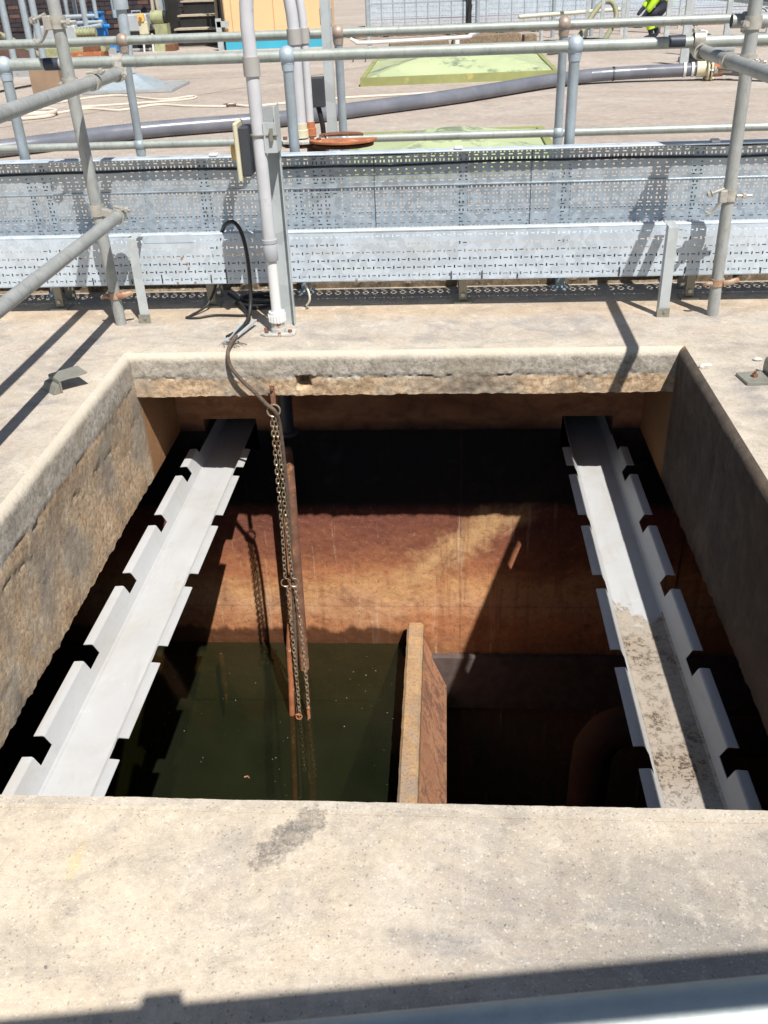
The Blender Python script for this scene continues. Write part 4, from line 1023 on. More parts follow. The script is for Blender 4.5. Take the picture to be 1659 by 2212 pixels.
w = MB(); w.tube([(-.585, 5.02, .98), (-.585, 5.02, 1.6)], .026, 18); w.build('conduit', M_['pvc_pale'], t, smooth=True)
w = MB(); w.tube([(-.585, 5.02, 1.10), (-.585, 5.02, 1.17)], .031, 18); w.build('coupling', M_['collar'], t, smooth=True)

# black cables on the deck and over the tray
w = MB(); w.tube(smooth_path([(-1.02, 4.05, .30), (-.985, 4.02, .365), (-.955, 3.975, .405), (-.915, 3.95, .42), (-.885, 3.94, .385), (-.870, 3.94, .30), (-.866, 3.93, .18), (-.870, 3.90, .07), (-.878, 3.83, .02), (-.905, 3.72, .012), (-.925, 3.635, .02)], 7), .0085, 12)
tag(w.build('black_cable', M_['black'], smooth=True), 'thick black cable looping over the lower tray and down to the deck', 'cable')
w = MB(); w.tube(smooth_path([(-1.06, 4.10, .11), (-1.10, 4.04, .03), (-1.16, 3.955, .008), (-1.175, 3.93, .006), (-1.12, 3.925, .006), (-1.05, 3.955, .007), (-.93, 3.945, .007), (-.895, 3.95, .008)], 7), .0055, 10)
tag(w.build('black_cable', M_['black'], smooth=True), 'thin black cable making a flat loop on the deck left of the conduit', 'cable')
w = MB(); w.tube(smooth_path([(-1.02, 4.13, .05), (-.97, 4.08, .035), (-.92, 4.0, .02), (-.885, 3.90, .012), (-.875, 3.80, .012)], 7), .008, 10)
tag(w.build('black_cable', M_['black'], smooth=True), 'black cable coming out under the trays and joining the thick one', 'cable')
w = MB(); w.tube([(-.87+.115*math.cos(a/24*6.283), 4.12+.075*math.sin(a/24*6.283), .012+.005*math.sin(a)) for a in range(24)], .008, 8, closed=True); w.tube([(-.86+.10*math.cos(a/24*6.283), 4.13+.065*math.sin(a/24*6.283), .026) for a in range(24)], .008, 8, closed=True)
tag(w.build('cable_coil', M_['black'], smooth=True), 'coil of black cable on the deck in the shadow of the trays', 'cable coil')
w = MB(); w.tube(smooth_path([(-.640, 4.03, .12), (-.625, 4.02, .09), (-.622, 4.02, .05), (-.64, 4.03, .02)], 6), .005, 8); tag(w.build('green_wire', M_['rope_w'], smooth=True), 'short pale green wire loop right of the channel post foot', 'wire')
# metal strips clamping the cable at the edge
t = thing('cable_clamp', 'loose galvanised strip clamp holding the black cable near the far edge', 'clamp', (-.885, 3.6, 0))
for a, b_ in (((-.925, 3.605, .014), (-.892, 3.80, .022)), ((-.895, 3.62, .016), (-.835, 3.815, .030))):
    a, b_ = Vector(a), Vector(b_); q = (b_-a).to_track_quat('Y', 'Z').to_matrix()
    w = MB(); w.obox((a+b_)/2, .012, (b_-a).length, .008, q); w.build('strip', M_['galv_post'], t, bevel=.001)
w = MB(); w.box((-.94, 3.60, .002), (-.875, 3.622, .012)); w.build('cross_bar', M_['galv_post'], t, bevel=.001)
w = MB()
for k in range(14):
    a = random.uniform(0, 6.28); x0 = -.905+random.uniform(-.02, .02); y0 = 3.575+random.uniform(-.02, .02)
    w.tube(smooth_path([(x0, y0, .012), (x0+.03*math.cos(a), y0+.02*math.sin(a), .018), (x0+.06*math.cos(a+.5), y0+.03*math.sin(a+.5), .006)], 3), .0012, 4)
tag(w.build('frayed_strands', M_['rope']), 'frayed strands at the start of the wrapped rope', 'rope strands', kind='stuff')

# brackets on the deck
t = thing('steel_bracket', 'loose bent grey bracket on the deck left of the pit', 'bracket', (-1.46, 3.16, 0))
w = MB(); th = .004
w.add([(-1.520,3.175,.046),(-1.452,3.105,.046),(-1.362,3.165,.056),(-1.425,3.235,.056),(-1.520,3.175,.051),(-1.452,3.105,.051),(-1.362,3.165,.061),(-1.425,3.235,.061)], [(0,3,2,1),(4,5,6,7),(0,1,5,4),(1,2,6,5),(2,3,7,6),(3,0,4,7)])
w.build('plate', M_['bracket'], t, bevel=.001)
w = MB(); w.add([(-1.515,3.165,.002),(-1.452,3.105,.002),(-1.452,3.105,.048),(-1.520,3.170,.048),(-1.512,3.171,.002),(-1.448,3.111,.002),(-1.448,3.111,.048),(-1.515,3.176,.048)], [(0,1,2,3),(4,7,6,5),(0,4,5,1),(1,5,6,2),(2,6,7,3),(3,7,4,0)])
w.build('web', M_['bracket'], t)
w = MB(); w.add([(-1.545,3.150,.002),(-1.475,3.085,.002),(-1.455,3.107,.002),(-1.520,3.170,.002),(-1.533,3.160,.03),(-1.465,3.097,.03),(-1.455,3.107,.034),(-1.520,3.170,.034)], [(0,3,2,1),(4,5,6,7),(0,1,5,4),(1,2,6,5),(2,3,7,6),(3,0,4,7)])
w.build('foot', M_['bracket'], t)
t = thing('steel_bracket', 'bolted dark angle bracket on the deck at the right edge', 'bracket', (1.12, 3.16, 0))
w = MB(); w.add([(1.060,3.205,.001),(1.075,3.110,.001),(1.185,3.115,.001),(1.165,3.225,.001),(1.060,3.205,.012),(1.075,3.110,.012),(1.185,3.115,.012),(1.165,3.225,.012)], [(0,3,2,1),(4,5,6,7),(0,1,5,4),(1,2,6,5),(2,3,7,6),(3,0,4,7)])
w.build('base_plate', M_['bracket'], t, bevel=.001)
w = MB(); w.tube([(1.170, 3.23, .03), (1.180, 3.115, .03)], .034, 14, flat=(1, .25)); w.build('upstand', M_['bracket'], t, smooth=True)
w = MB(); w.cyl((1.115, 3.165, .012), (1.115, 3.165, .022), .012, n=6); w.cyl((1.115, 3.165, .022), (1.115, 3.165, .034), .005, n=8); w.build('bolt', M_['rust_dark'], t)
w = MB(); w.sphere((1.18, 3.35, .006), .013, 10, 6, (1.4, .9, .5)); tag(w.build('pebble', M_['foam']), 'small pale pebble on the deck above the right bracket', 'pebble')
w = MB(); w.sphere((.975, 3.30, .004), .016, 10, 6, (1.6, .8, .5)); w.sphere((.955, 3.285, .004), .01, 8, 6, (1, 1, .7)); tag(w.build('plaster_crumb', M_['foam']), 'white crumb on the right rim of the pit', 'crumb')
# grit
w = MB()
for i in range(420):
    k = random.random()
    if k < .45: x = random.uniform(-1.0, 1.0); y = random.uniform(.55, 1.15)
    elif k < .8: x = random.uniform(-2.2, 1.7); y = random.uniform(3.55, 4.3)
    else: x = random.choice((random.uniform(-2.2, -1.36), random.uniform(.97, 1.5))); y = random.uniform(2.3, 3.6)
    s = random.uniform(.0010, .0024)
    w.sphere((x, y, s*.3), s, 5, 4, (random.uniform(.8, 1.5), random.uniform(.8, 1.5), .6))
tag(w.build('grit', M_['grit']), 'loose pale grit scattered on the deck', 'grit', kind='stuff')

# ------------------------------------------------------------------ far deck
def joint(p, q, w_=.012):
    p, q = Vector(p), Vector(q); n = (q-p).cross(Vector((0, 0, 1))).normalized()*w_/2
    mb = MB(); mb.add([p-n, q-n, q+n, p+n], [(0,1,2,3)]); tag(mb.build('deck_joint', M_['joint']), kind='structure')
joint((-6, 8.2, .004), (-2.3, 13.6, .004)); joint((-2.3, 13.6, .004), (1, 19.0, .004)); joint((-12, 14.6, .004), (-1.5, 14.4, .004))
# ribbed hose
HP = smooth_path([(-9.5, 6.6, .075), (-5.6, 7.5, .075), (-3.9, 8.30, .075), (-2.92, 9.05, .075), (-1.64, 9.55, .075), (-.65, 10.25, .075), (.18, 10.91, .078), (1.30, 12.0, .085), (2.0, 12.28, .10), (2.95, 12.25, .12), (3.25, 12.20, .13), (3.75, 11.9, .10), (4.6, 11.2, .075), (6.5, 10.2, .075)], 5)
acc = [0]
for a, b_ in zip(HP, HP[1:]): acc.append(acc[-1]+(b_-a).length)
fine_p = []; fr = []; s = 0; i = 0; k = 0
while s < acc[-1]:
    while acc[i+1] < s: i += 1
    fine_p.append(HP[i].lerp(HP[i+1], (s-acc[i])/(acc[i+1]-acc[i]))); fr.append(.076 if k % 2 else .0715); s += .017; k += 1
w = MB(); w.tube(fine_p, fr, 16)
tag(w.build('ribbed_hose', M_['hose'], smooth=True), 'long thick grey ribbed suction hose snaking across the far deck', 'hose')
t = thing('hose_coupling', 'cream flanged coupling with clamp bands on the thick grey hose', 'coupling', (3.12, 12.2, .12))
cx0, dirx = Vector((3.12, 12.22, .125)), Vector((1, -.12, .02)).normalized()
for a, b_, r_, mm, nm in ((-.03, -.01, .135, 'cream', 'flange'), (.01, .03, .135, 'cream', 'flange'), (-.15, -.03, .088, 'cream', 'spigot'), (.03, .15, .088, 'rust', 'spigot'), (-.30, -.27, .082, 'white_rail', 'clamp_band'), (-.21, -.18, .082, 'white_rail', 'clamp_band'), (.20, .23, .082, 'white_rail', 'clamp_band'), (.29, .32, .082, 'white_rail', 'clamp_band')):
    w = MB(); w.cyl(cx0+dirx*a, cx0+dirx*b_, r_, n=20); w.build(nm, M_[mm], t, smooth=True)
for k in range(6):
    a = k*60; o_ = Vector((0, math.cos(R(a)), math.sin(R(a))))*.112
    w = MB(); w.cyl(cx0-dirx*.05+o_, cx0+dirx*.05+o_, .012, n=6); w.build('bolt', M_['cream'], t)
w = MB(); w.cyl((1.99, 12.285, .10), (2.015, 12.285, .10), .079, n=20); tag(w.build('hose_tie', M_['black'], smooth=True), 'black tie round the grey hose left of its coupling', 'tie')
# green domes
def dome(x0, x1, y0, y1, h, zr, label, skew=0):
    t = thing('hatch_dome', label, 'hatch cover', ((x0+x1)/2, (y0+y1)/2, 0), 'green fibreglass hatch covers')
    sk = lambda x, y: (x, y+skew*(x-x0))
    w = MB(); b = .06
    for (ax, ay, bx, by) in ((x0, y0, x1, y0+b), (x0, y1-b, x1, y1), (x0, y0+b, x0+b, y1-b), (x1-b, y0+b, x1, y1-b)):
        P = [sk(ax, ay), sk(bx, ay), sk(bx, by), sk(ax, by)]
        w.add([(*p, .0) for p in P]+[(*p, zr) for p in P], [(0,3,2,1),(4,5,6,7),(0,1,5,4),(1,2,6,5),(2,3,7,6),(3,0,4,7)])
    w.build('rim', M_['green_pale'], t)
    w = MB(); ix, iy = (x1-x0)*.30, (y1-y0)*.28; n = 16; vs = []; fs = []
    for i in range(n+1):
        for j in range(n+1):
            fx, fy = i/n, j/n; x = x0+b+(x1-x0-2*b)*fx; y = y0+b+(y1-y0-2*b)*fy
            dx = min(fx, 1-fx)/.46; dy = min(fy, 1-fy)/.46; z = zr-.02 + h*min(1, min(dx, dy)) + .01*math.sin(fx*9)*math.sin(fy*7)
            vs.append((*sk(x, y), z))
    for i in range(n):
        for j in range(n): a = i*(n+1)+j; fs.append((a, a+n+1, a+n+2, a+1))
    w.add(vs, fs); w.build('dome', M_['green'], t)
    return t
dome(-1.10, 1.42, 12.75, 15.3, .26, .10, 'farther green hatch cover, fully seen beyond the grey hose', .06)
dome(-.80, .86, 6.9, 8.75, .16, .05, 'nearer green hatch cover, its lower part hidden by the perforated trays', .05)
# rope on deck
w = MB(); w.tube(smooth_path([(-4.9, 10.7, .012), (-4.5, 10.95, .012), (-4.2, 11.35, .012), (-3.735, 11.12, .012), (-3.41, 11.50, .012), (-3.0, 11.3, .012), (-2.56, 11.16, .012), (-2.46, 11.25, .02), (-2.2, 11.1, .012), (-1.825, 11.28, .012), (-1.5, 11.45, .012), (-1.11, 11.60, .012), (-.3, 11.75, .012), (.41, 11.98, .012)], 6), .014, 8)
tag(w.build('white_rope', M_['rope_w'], smooth=True), 'thin white rope lying wavy across the far deck', 'rope')
w = MB(); torus(w, (-2.47, 11.22, .02), .07, .013, (1, .3, 0), (-.3, .6, 0), 18, 6); tag(w.build('rope_knot', M_['rope'], smooth=True), 'small dark knot in the white rope', 'knot')
w = MB(); torus(w, (-4.75, 10.85, .02), .34, .018, (1, 0, 0), (0, .7, 0), 30, 6); torus(w, (-4.7, 10.9, .05), .30, .018, (1, 0, 0), (0, .75, 0), 30, 6); tag(w.build('hose_coil', M_['rope_w'], smooth=True), 'coiled pale hose on the deck behind the upper left pole', 'hose coil')
w = MB(); w.tube(smooth_path([(-4.9, 11.9, .012), (-4.3, 12.6, .012), (-3.5, 12.0, .012), (-3.15, 12.25, .012), (-3.2, 11.9, .012), (-4.4, 11.5, .012)], 6), .012, 6); tag(w.build('grey_cord', M_['rope_w'], smooth=True), 'grey cord lying in front of the pyramid base', 'cord')
w = MB(); w.tube(smooth_path([(-6.4, 12.6, .012), (-5.9, 14.2, .02), (-5.4, 13.7, .02), (-4.8, 14.0, .012), (-4.2, 13.9, .012)], 6), .013, 6); tag(w.build('black_lead', M_['black'], smooth=True), 'black lead on the deck beside the cardboard box', 'lead')
# cardboard, red bits
w = MB(); w.obox((-5.28, 13.05, .16), .38, .30, .30, Matrix.Rotation(R(8), 3, 'Z')); tag(w.build('cardboard_box', M_['card']), 'brown cardboard box on the far deck behind the upper left pole', 'box')
w = MB(); w.obox((-5.9, 11.6, .06), .18, .12, .10, Matrix.Rotation(R(30), 3, 'Z')); w.cyl((-5.85, 11.5, .05), (-5.6, 11.6, .03), .03, n=8); tag(w.build('red_tool', M_['red']), 'small red tool lying on the deck left of the pole', 'tool')
w = MB(); w.obox((-6.9, 13.3, .10), .25, .2, .12); w.obox((-6.85, 13.25, .2), .12, .1, .08); tag(w.build('red_can', M_['red']), 'red can at the left edge beside the handrail ball', 'can')
w = MB(); w.obox((-6.3, 10.9, .12), .5, .3, .22, Matrix.Rotation(R(20), 3, 'Z')); tag(w.build('tool_bag', M_['black'], bevel=.04), 'black bag at the left edge of the far deck', 'bag')
# pyramid based post
t = thing('lamp_mast', 'thick galvanised mast on a pyramid steel base left of the middle', 'mast', (-4.2, 13.2, 0))
w = MB(); w.obox((-4.18, 13.35, .02), 1.2, 1.0, .03); w.build('base_plate', M_['steel_box'], t)
w = MB(); w.obox((-4.25, 13.4, .11), .75, .7, .15, None, .2); w.build('pyramid', M_['stanchion'], t)
w = MB(); w.cyl((-4.25, 13.4, .25), (-4.25, 13.4, 4), .068, n=18); w.build('tube', M_['stanchion'], t, smooth=True)
w = MB(); w.cyl((-4.25, 13.4, .95), (-4.25, 13.4, 4), .10, n=18); w.build('sleeve', M_['stanchion'], t, smooth=True)
# apricot cabinet
t = thing('site_cabin', 'apricot panelled cabin with a blue plinth stripe at the top of the photo', 'cabin', (-3.3, 20.2, 0))
w = MB(); w.box((-4.25, 19.65, .14), (-2.32, 21.4, 2.4)); w.build('body', M_['orange'], t)
w = MB(); w.box((-4.27, 19.62, 0), (-2.30, 21.42, .137)); w.build('plinth', M_['skyblue'], t)
for a, b_ in ((-4.23, -4.11), (-4.095, -3.30), (-3.285, -2.34)):
    w = MB(); w.box((a, 19.63, .15), (b_, 19.648, 2.38)); w.build('panel', M_['orange'], t)
w = MB(); w.box((-4.40, 19.50, 0), (-4.30, 19.58, .55)); w.box((-4.38, 19.50, .40), (-4.15, 19.56, .50)); w.build('corner_post', M_['galv_post'], t)
# stairs
t = thing('steps', 'short metal steps with pale treads and black mesh risers left of the apricot cabin', 'steps', (-5.1, 21, 0))
for z, y in ((.30, 21.0), (.53, 21.4), (.78, 21.8)):
    w = MB(); w.box((-5.62, y, z), (-4.68, y+.42, z+.03)); w.build('tread', M_['tan'], t)
    w = MB(); w.box((-5.58, y+.03, z-.22), (-4.72, y+.05, z-.004)); w.build('riser', M_['grille'], t)
for x in (-5.68, -4.62):
    w = MB(); w.obox((x, 21.3, .45), .05, .9, .9); w.build('stringer', M_['grille'], t)
for x, lean in ((-5.98, .1), (-5.80, -.12), (-4.66, .05), (-4.50, -.04)):
    w = MB(); w.cyl((x, 20.8, 0), (x+lean, 20.8, 2.2), .032, n=8); w.build('handrail_post', M_['tan'], t)
w = MB(); w.box((-5.65, 20.85, .02), (-4.6, 20.92, .05)); w.box((-5.7, 20.85, .10), (-4.55, 20.90, .13)); w.build('base_bar', M_['black'], t)
# brick wall left back
t = thing('brick_wall', 'dark sooty brick wall behind the pumps at the top left', 'wall', (-10, 24, 0))
w = MB(); w.box((-24, 24, 0), (-5.9, 24.5, 5)); w.build('wall_body', M_['brick'], t)
me_b = None
for row in range(7):
    for i in range(36):
        x = -15.0 + i*.26 + (.13 if row % 2 else 0)
        if me_b is None:
            w = MB(); w.box((-.122, 0, -.040), (.122, .03, .040)); o = w.build('brick', M_['brick2']); me_b = o.data; bpy.data.objects.remove(o)
            me_c = me_b.copy(); me_c.materials.clear(); me_c.materials.append(M_['brick'])
        o = bpy.data.objects.new('brick', me_b if random.random() < .10 else me_c); COL.objects.link(o); o.parent = t
        o.location = Vector((x, 23.978 + random.uniform(-.004, .006), .30 + row*.092)) - t.location
w = MB(); w.obox((-8.25, 19.15, .12), .85, .5, .24, Matrix.Rotation(R(14), 3, 'Z')); tag(w.build('brick_plinth', M_['brick2']), 'low brown brick plinth between the left handrail ball and the grey hopper', 'plinth')
w = MB(); w.obox((-11.8, 20.5, .10), 5.5, 2.2, .2, Matrix.Rotation(R(10), 3, 'Z')); tag(w.build('brick_plinth', M_['brick']), 'dark masonry plinth at the top left edge', 'plinth')
# vertical pipes before the wall
for i, (x, y, z1, r_, z0) in enumerate(((-8.29, 19.0, 3, .055, .02), (-7.05, 17.0, 3, .060, 0), (-6.72, 16.6, 3, .055, 0), (-7.87, 21.2, 3, .045, .62), (-7.62, 21.0, 3, .045, .55), (-7.09, 20.0, 3, .060, .46), (-6.86, 20.0, 3, .040, .62), (-6.62, 20.4, 3, .045, .60), (-7.40, 17.0, 3, .055, 0), (-6.05, 21.2, 3, .038, .6), (-5.78, 21.2, 3, .038, .6), (-5.30, 22.6, 3, .07, 0), (-6.30, 22.6, 3, .08, 0), (-5.05, 22.8, 3, .05, 0))):
    w = MB(); w.cyl((x, y, z0), (x, y, z1), r_, n=12)
    tag(w.build('standpipe', M_['stanchion'], smooth=True), ['galvanised standpipe nearest the left edge before the dark wall', 'left of the two close standpipes beside the left upright', 'right of the two close standpipes beside the left upright', 'standpipe just right of the left upright, left of its neighbour', 'standpipe just right of the left upright, right of its neighbour', 'thick standpipe left of the blue valve, ending in a tee', 'thin standpipe between the teed one and the blue valve', 'slim standpipe bending into the blue valve', 'standpipe running down behind the left handrail ball', 'left thin standpipe above the pale steel tank', 'right thin standpipe above the pale steel tank', 'thick standpipe right of the olive motor', 'thick standpipe behind the pale steel tank', 'thin standpipe left of the steps'][i], 'pipe', 'standpipes before the dark wall')
for a, b_, lb in (((-7.7, 20.0, .66), (-6.86, 20.0, .66), 'upper short horizontal pipe left of the blue valve'), ((-7.8, 20.0, .54), (-6.75, 20.0, .55), 'middle short horizontal pipe left of the blue valve'), ((-7.6, 19.9, .40), (-6.75, 19.9, .50), 'olive lowest short pipe left of the blue valve')):
    w = MB(); w.cyl(a, b_, .038, n=10); tag(w.build('cross_pipe', M_['stanchion'], smooth=True), lb, 'pipe')
# machinery
t = thing('steel_hopper', 'pale steel hopper with green base behind the left upright', 'hopper', (-7.6, 19.9, 0))
w = MB(); w.obox((-7.68, 20.1, .34), .95, .7, .36, None, .86); w.build('hopper_body', M_['steel_box'], t, bevel=.02)
w = MB(); w.obox((-7.45, 19.9, .07), .85, .7, .14); w.build('hopper_base', M_['motor_green'], t)
t = thing('pump_motor', 'finned pale green motor on a rusty gearbox beside the blue valve', 'motor', (-6.8, 19, 0))
w = MB(); w.cyl((-6.95, 19.0, .42), (-6.58, 19.0, .42), .075, n=14)
for k in range(6): w.cyl((-6.94+k*.06, 19.0, .42), (-6.92+k*.06, 19.0, .42), .092, n=14)
w.build('motor_body', M_['motor_green'], t, smooth=True)
w = MB(); w.obox((-6.62, 18.9, .22), .34, .35, .20, None, .95); w.build('gearbox', M_['rust_dark'], t, bevel=.01)
w = MB(); w.cyl((-6.46, 18.75, .20), (-6.46, 19.0, .20), .11, n=14); w.build('gear_cover', M_['motor_green'], t, smooth=True)
w = MB(); w.obox((-6.72, 18.8, .06), .62, .45, .12); w.build('rusty_base', M_['rust'], t)
t = thing('blue_valve', 'bright blue valve actuator standing left of the steel tank', 'valve', (-6.85, 20.3, 0))
w = MB(); w.obox((-6.90, 20.2, .62), .20, .2, .16); w.obox((-6.86, 20.2, .42), .17, .2, .24); w.obox((-6.90, 20.17, .71), .23, .22, .04); w.cyl((-6.8, 20.1, .47), (-6.66, 20.1, .47), .04, n=10); w.build('actuator', M_['blue'], t, bevel=.01)
w = MB(); w.obox((-6.70, 20.1, .12), .34, .3, .20, None, .8); w.build('bonnet', M_['blue'], t, bevel=.02)
w = MB(); w.obox((-6.60, 19.7, .05), .24, .05, .12); w.build('cage', M_['steel_box'], t)
t = thing('steel_tank', 'pale galvanised tank with a lifting handle behind the far handrail', 'tank', (-6.2, 20.4, 0))
w = MB(); w.obox((-6.22, 20.5, .50), .62, .6, .30, None, .88); w.build('tank_top', M_['steel_box'], t, bevel=.02)
w = MB(); w.obox((-6.22, 20.5, .18), .60, .6, .34); w.build('tank_base', M_['grille'], t)
w = MB(); w.tube([(-6.30, 20.5, .65), (-6.30, 20.5, .70), (-6.12, 20.5, .70), (-6.12, 20.5, .65)], .012, 6); w.build('handle', M_['stanchion'], t)
w = MB(); w.box((-6.55, 20.05, .02), (-5.75, 20.10, .06)); w.build('skid', M_['steel_box'], t)
t = thing('isolator_switch', 'cream isolator box with an orange switch on a short stand', 'switch', (-5.9, 19.9, 0))
w = MB(); w.obox((-5.92, 19.9, .42), .17, .10, .22); w.build('box', M_['cream'], t, bevel=.01)
w = MB(); w.obox((-5.94, 19.87, .60), .13, .08, .14); w.build('switch_plate', M_['yellow'], t, bevel=.01)
w = MB(); w.cyl((-5.94, 19.83, .59), (-5.94, 19.79, .59), .028, n=12); w.build('knob', M_['rust'], t)
for x in (-5.98, -5.80):
    w = MB(); w.cyl((x, 19.9, 0), (x+.02, 19.92, .32), .020, n=8); w.build('leg', M_['white_rail'], t)
t = thing('pump_motor', 'olive green motor with a black end cap right of the steel tank', 'motor', (-5.7, 20.3, 0))
w = MB(); w.cyl((-5.85, 20.3, .58), (-5.60, 20.3, .58), .125, n=20); w.build('motor_body', M_['motor_green'], t, smooth=True)
w = MB(); w.cyl((-5.60, 20.3, .58), (-5.54, 20.3, .58), .115, n=20); w.build('end_cap', M_['black'], t, smooth=True)
w = MB(); w.obox((-5.66, 20.3, .36), .25, .25, .22); w.obox((-5.62, 20.2, .13), .40, .4, .26, None, .7); w.build('pedestal', M_['motor_green'], t)
w = MB(); w.obox((-5.45, 20.05, .06), .20, .28, .12); w.build('rusty_foot', M_['rust_dark'], t)
t = thing('mesh_crate', 'pale mesh crate between the olive motor and the steps', 'crate', (-5.9, 22, 0))
w = MB(); w.box((-6.05, 22.0, .02), (-5.85, 22.3, .62)); w.build('panel', M_['galv'], t)
w = MB(); w.box((-5.84, 22.02, .02), (-5.72, 22.32, .40)); w.build('panel', M_['galv'], t)
w = MB(); w.tube(smooth_path([(-9.0, 18.6, .40), (-8.6, 18.5, .50), (-8.2, 18.5, .46), (-7.75, 18.5, .22), (-7.35, 18.3, .06), (-6.6, 17.2, .06), (-5.6, 16.6, .06), (-4.4, 16.9, .06), (-3.9, 17.1, .05)], 6), .055, 10)
tag(w.build('flexible_duct', M_['hose_g'], smooth=True), 'olive flexible duct curving down onto the deck behind the left upright', 'hose')
w = MB(); w.obox((-6.75, 15.8, .12), .55, .4, .24, Matrix.Rotation(R(-12), 3, 'Z')); tag(w.build('steel_crate', M_['steel_box']), 'grey steel crate behind the left end of the near handrail', 'crate')
# far trays on the right
for i, (y, z0, z1, x0, n, lb) in enumerate(((22.2, .0, .30, -1.75, 160, 'far pale perforated tray along the back of the deck'), (23.6, .12, .55, -1.6, 170, 'second far perforated tray behind the first'), (25.4, .1, .7, -2, 190, 'third far perforated tray at the very top of the photo'))):
    t = thing('cable_tray', lb, 'cable tray', (x0, y, z0))
    w = MB(); p = .07; hs = []
    for k in range(4): hs += [(p*.5, z0+.05+(z1-z0-.08)*k/3.6, .035, .010)]
    perf(w, x0, n, p, z0+.01, z1, y, hs); w.build('perforated_web', M_['galv'], t, solid=.003)
    w = MB(); w.box((x0, y+.01, z0), (x0+n*p, y+.03, z1-.02)); w.build('backing', M_['galv_up'], t)
    w = MB(); w.box((x0, y-.01, z1+.001), (x0+n*p, y+.10, z1+.012)); w.build('top_return', M_['galv'], t)
w = MB(); w.box((-2.1, 21.7, 0), (12, 22.1, .045)); tag(w.build('far_kerb', M_['rust'], bevel=.01), 'reddish kerb strip at the foot of the far tray', 'kerb')
for k in range(9):
    x = -1.2 + k*1.05 + random.uniform(-.2, .2); w = MB(); w.box((x, 21.55, 0), (x+.14, 21.68, .05)); tag(w.build('kerb_block', M_['grille']), ['leftmost', 'second from the left', 'third from the left', 'fourth from the left', 'middle', 'fifth from the right', 'fourth from the right', 'third from the right', 'rightmost'][k] + ' of the small dark blocks at the foot of the far tray', 'block', 'dark blocks at the foot of the far tray')
# gate of bars
t = thing('bar_gate', 'barred galvanised gate in front of the far trays', 'gate', (-.5, 21, 0))
for k in range(9):
    x = -1.55 + k*.235; w = MB(); w.cyl((x, 21.0, .03), (x, 21.0, 1.6), .011, n=6); w.build('bar', M_['stanchion'], t)
for x in (-1.6, .62):
    w = MB(); w.cyl((x, 21.0, 0), (x, 21.0, 1.8), .045, n=10); w.build('gate_post', M_['stanchion'], t)
for z in (.10, .62):
    w = MB(); w.box((-1.6, 20.98, z), (.62, 21.02, z+.03)); w.build('gate_rail', M_['stanchion'], t)
w = MB(); w.obox((.44, 20.9, .45), .12, .08, .85); w.obox((.45, 20.85, .3), .07, .07, .55, Matrix.Rotation(R(6), 3, 'Y')); w.build('latch_column', M_['black'], t)
t = thing('bar_fence', 'barred fence section right of the gate before the far trays', 'fence', (1.5, 21, 0))
for k in range(8):
    x = .80 + k*.255; w = MB(); w.cyl((x, 21.1, .03), (x, 21.1, 1.5), .010, n=6); w.build('bar', M_['stanchion'], t)
for x in (2.02, 2.75):
    w = MB(); w.cyl((x, 19.8, 0), (x, 19.8, 1.8), .040, n=10); w.build('fence_post', M_['stanchion'], t)
# posts further right
for i, (x, y, lb) in enumerate(((3.02, 17.6, 'slim post right of the green hoses'), (3.35, 20.0, 'first slim post left of the worker'), (4.05, 20.0, 'slim post just left of the worker'), (2.55, 17.2, 'slim post left of the green hoses'), (2.45, 18.3, 'slim post carrying the cream rail'))):
    w = MB(); w.box((x-.03, y-.02, 0), (x+.03, y+.02, 1.8)); tag(w.build('slim_post', M_['galv_post']), lb, 'post', 'slim posts on the far deck')
# cream rail, white rail
t = thing('cream_rail', 'long cream horizontal rail before the far tray', 'rail', (2, 19, 0))
w = MB(); w.cyl((1.30, 18.8, .42), (3.15, 19.2, .46), .035, n=10); w.build('bar', M_['cream_rail'], t, smooth=True)
w = MB(); w.cyl((1.72, 18.9, 0), (1.72, 18.9, .40), .03, n=8); w.build('leg', M_['galv_post'], t)
t = thing('white_rail', 'low white tubular rail behind the farther green hatch cover', 'rail', (0, 17, 0))
w = MB(); w.tube(smooth_path([(-1.62, 17.3, .26), (-1.50, 17.25, .21), (-1.35, 17.2, .20), (.25, 17.35, .22), (.38, 17.4, .24), (.50, 17.4, .28)], 4), .030, 10); w.build('bar', M_['white_rail'], t, smooth=True)
for x in (-1.30, .18):
    w = MB(); w.box((x-.035, 17.2, 0), (x+.035, 17.3, .19)); w.build('leg', M_['white_rail'], t)
t = thing('rusty_edging', 'broken rusty concrete edging behind the white rail', 'edging', (-.3, 19, 0))
w = MB(); vs = []
for x0, x1, h in ((-1.05, .05, .15), (.08, 1.35, .18), (1.38, 1.62, .14)):
    w.obox(((x0+x1)/2, 18.6+.15*x0, h/2), x1-x0, .3, h, Matrix.Rotation(R(6), 3, 'Z'), .94)
w.build('edging_block', M_['kerb'], t, bevel=.02)
w = MB(); w.tube(smooth_path([(.5, 17.0, .05), (1.0, 16.7, .05), (1.4, 16.9, .05), (1.9, 17.3, .06), (2.2, 17.6, .10), (2.5, 18.0, .45), (2.7, 18.2, .62), (2.86, 18.2, .60), (2.92, 18.1, .40), (2.8, 17.9, .20), (2.55, 17.2, .06), (2.2, 16.7, .05), (1.6, 16.2, .05)], 7), .045, 10)
tag(w.build('green_hose', M_['hose_g'], smooth=True), 'olive green hose looped over the cream rail', 'hose')
w = MB(); w.obox((2.05, 16.9, .12), .05, 1.1, .04, Matrix.Rotation(R(50), 3, 'Z')); w.obox((2.45, 17.0, .14), .05, 1.1, .04, Matrix.Rotation(R(45), 3, 'Z')); w.obox((2.2, 16.8, .05), .35, .06, .05); tag(w.build('trolley_frame', M_['grille']), 'dark low trolley frame under the green hose', 'trolley')
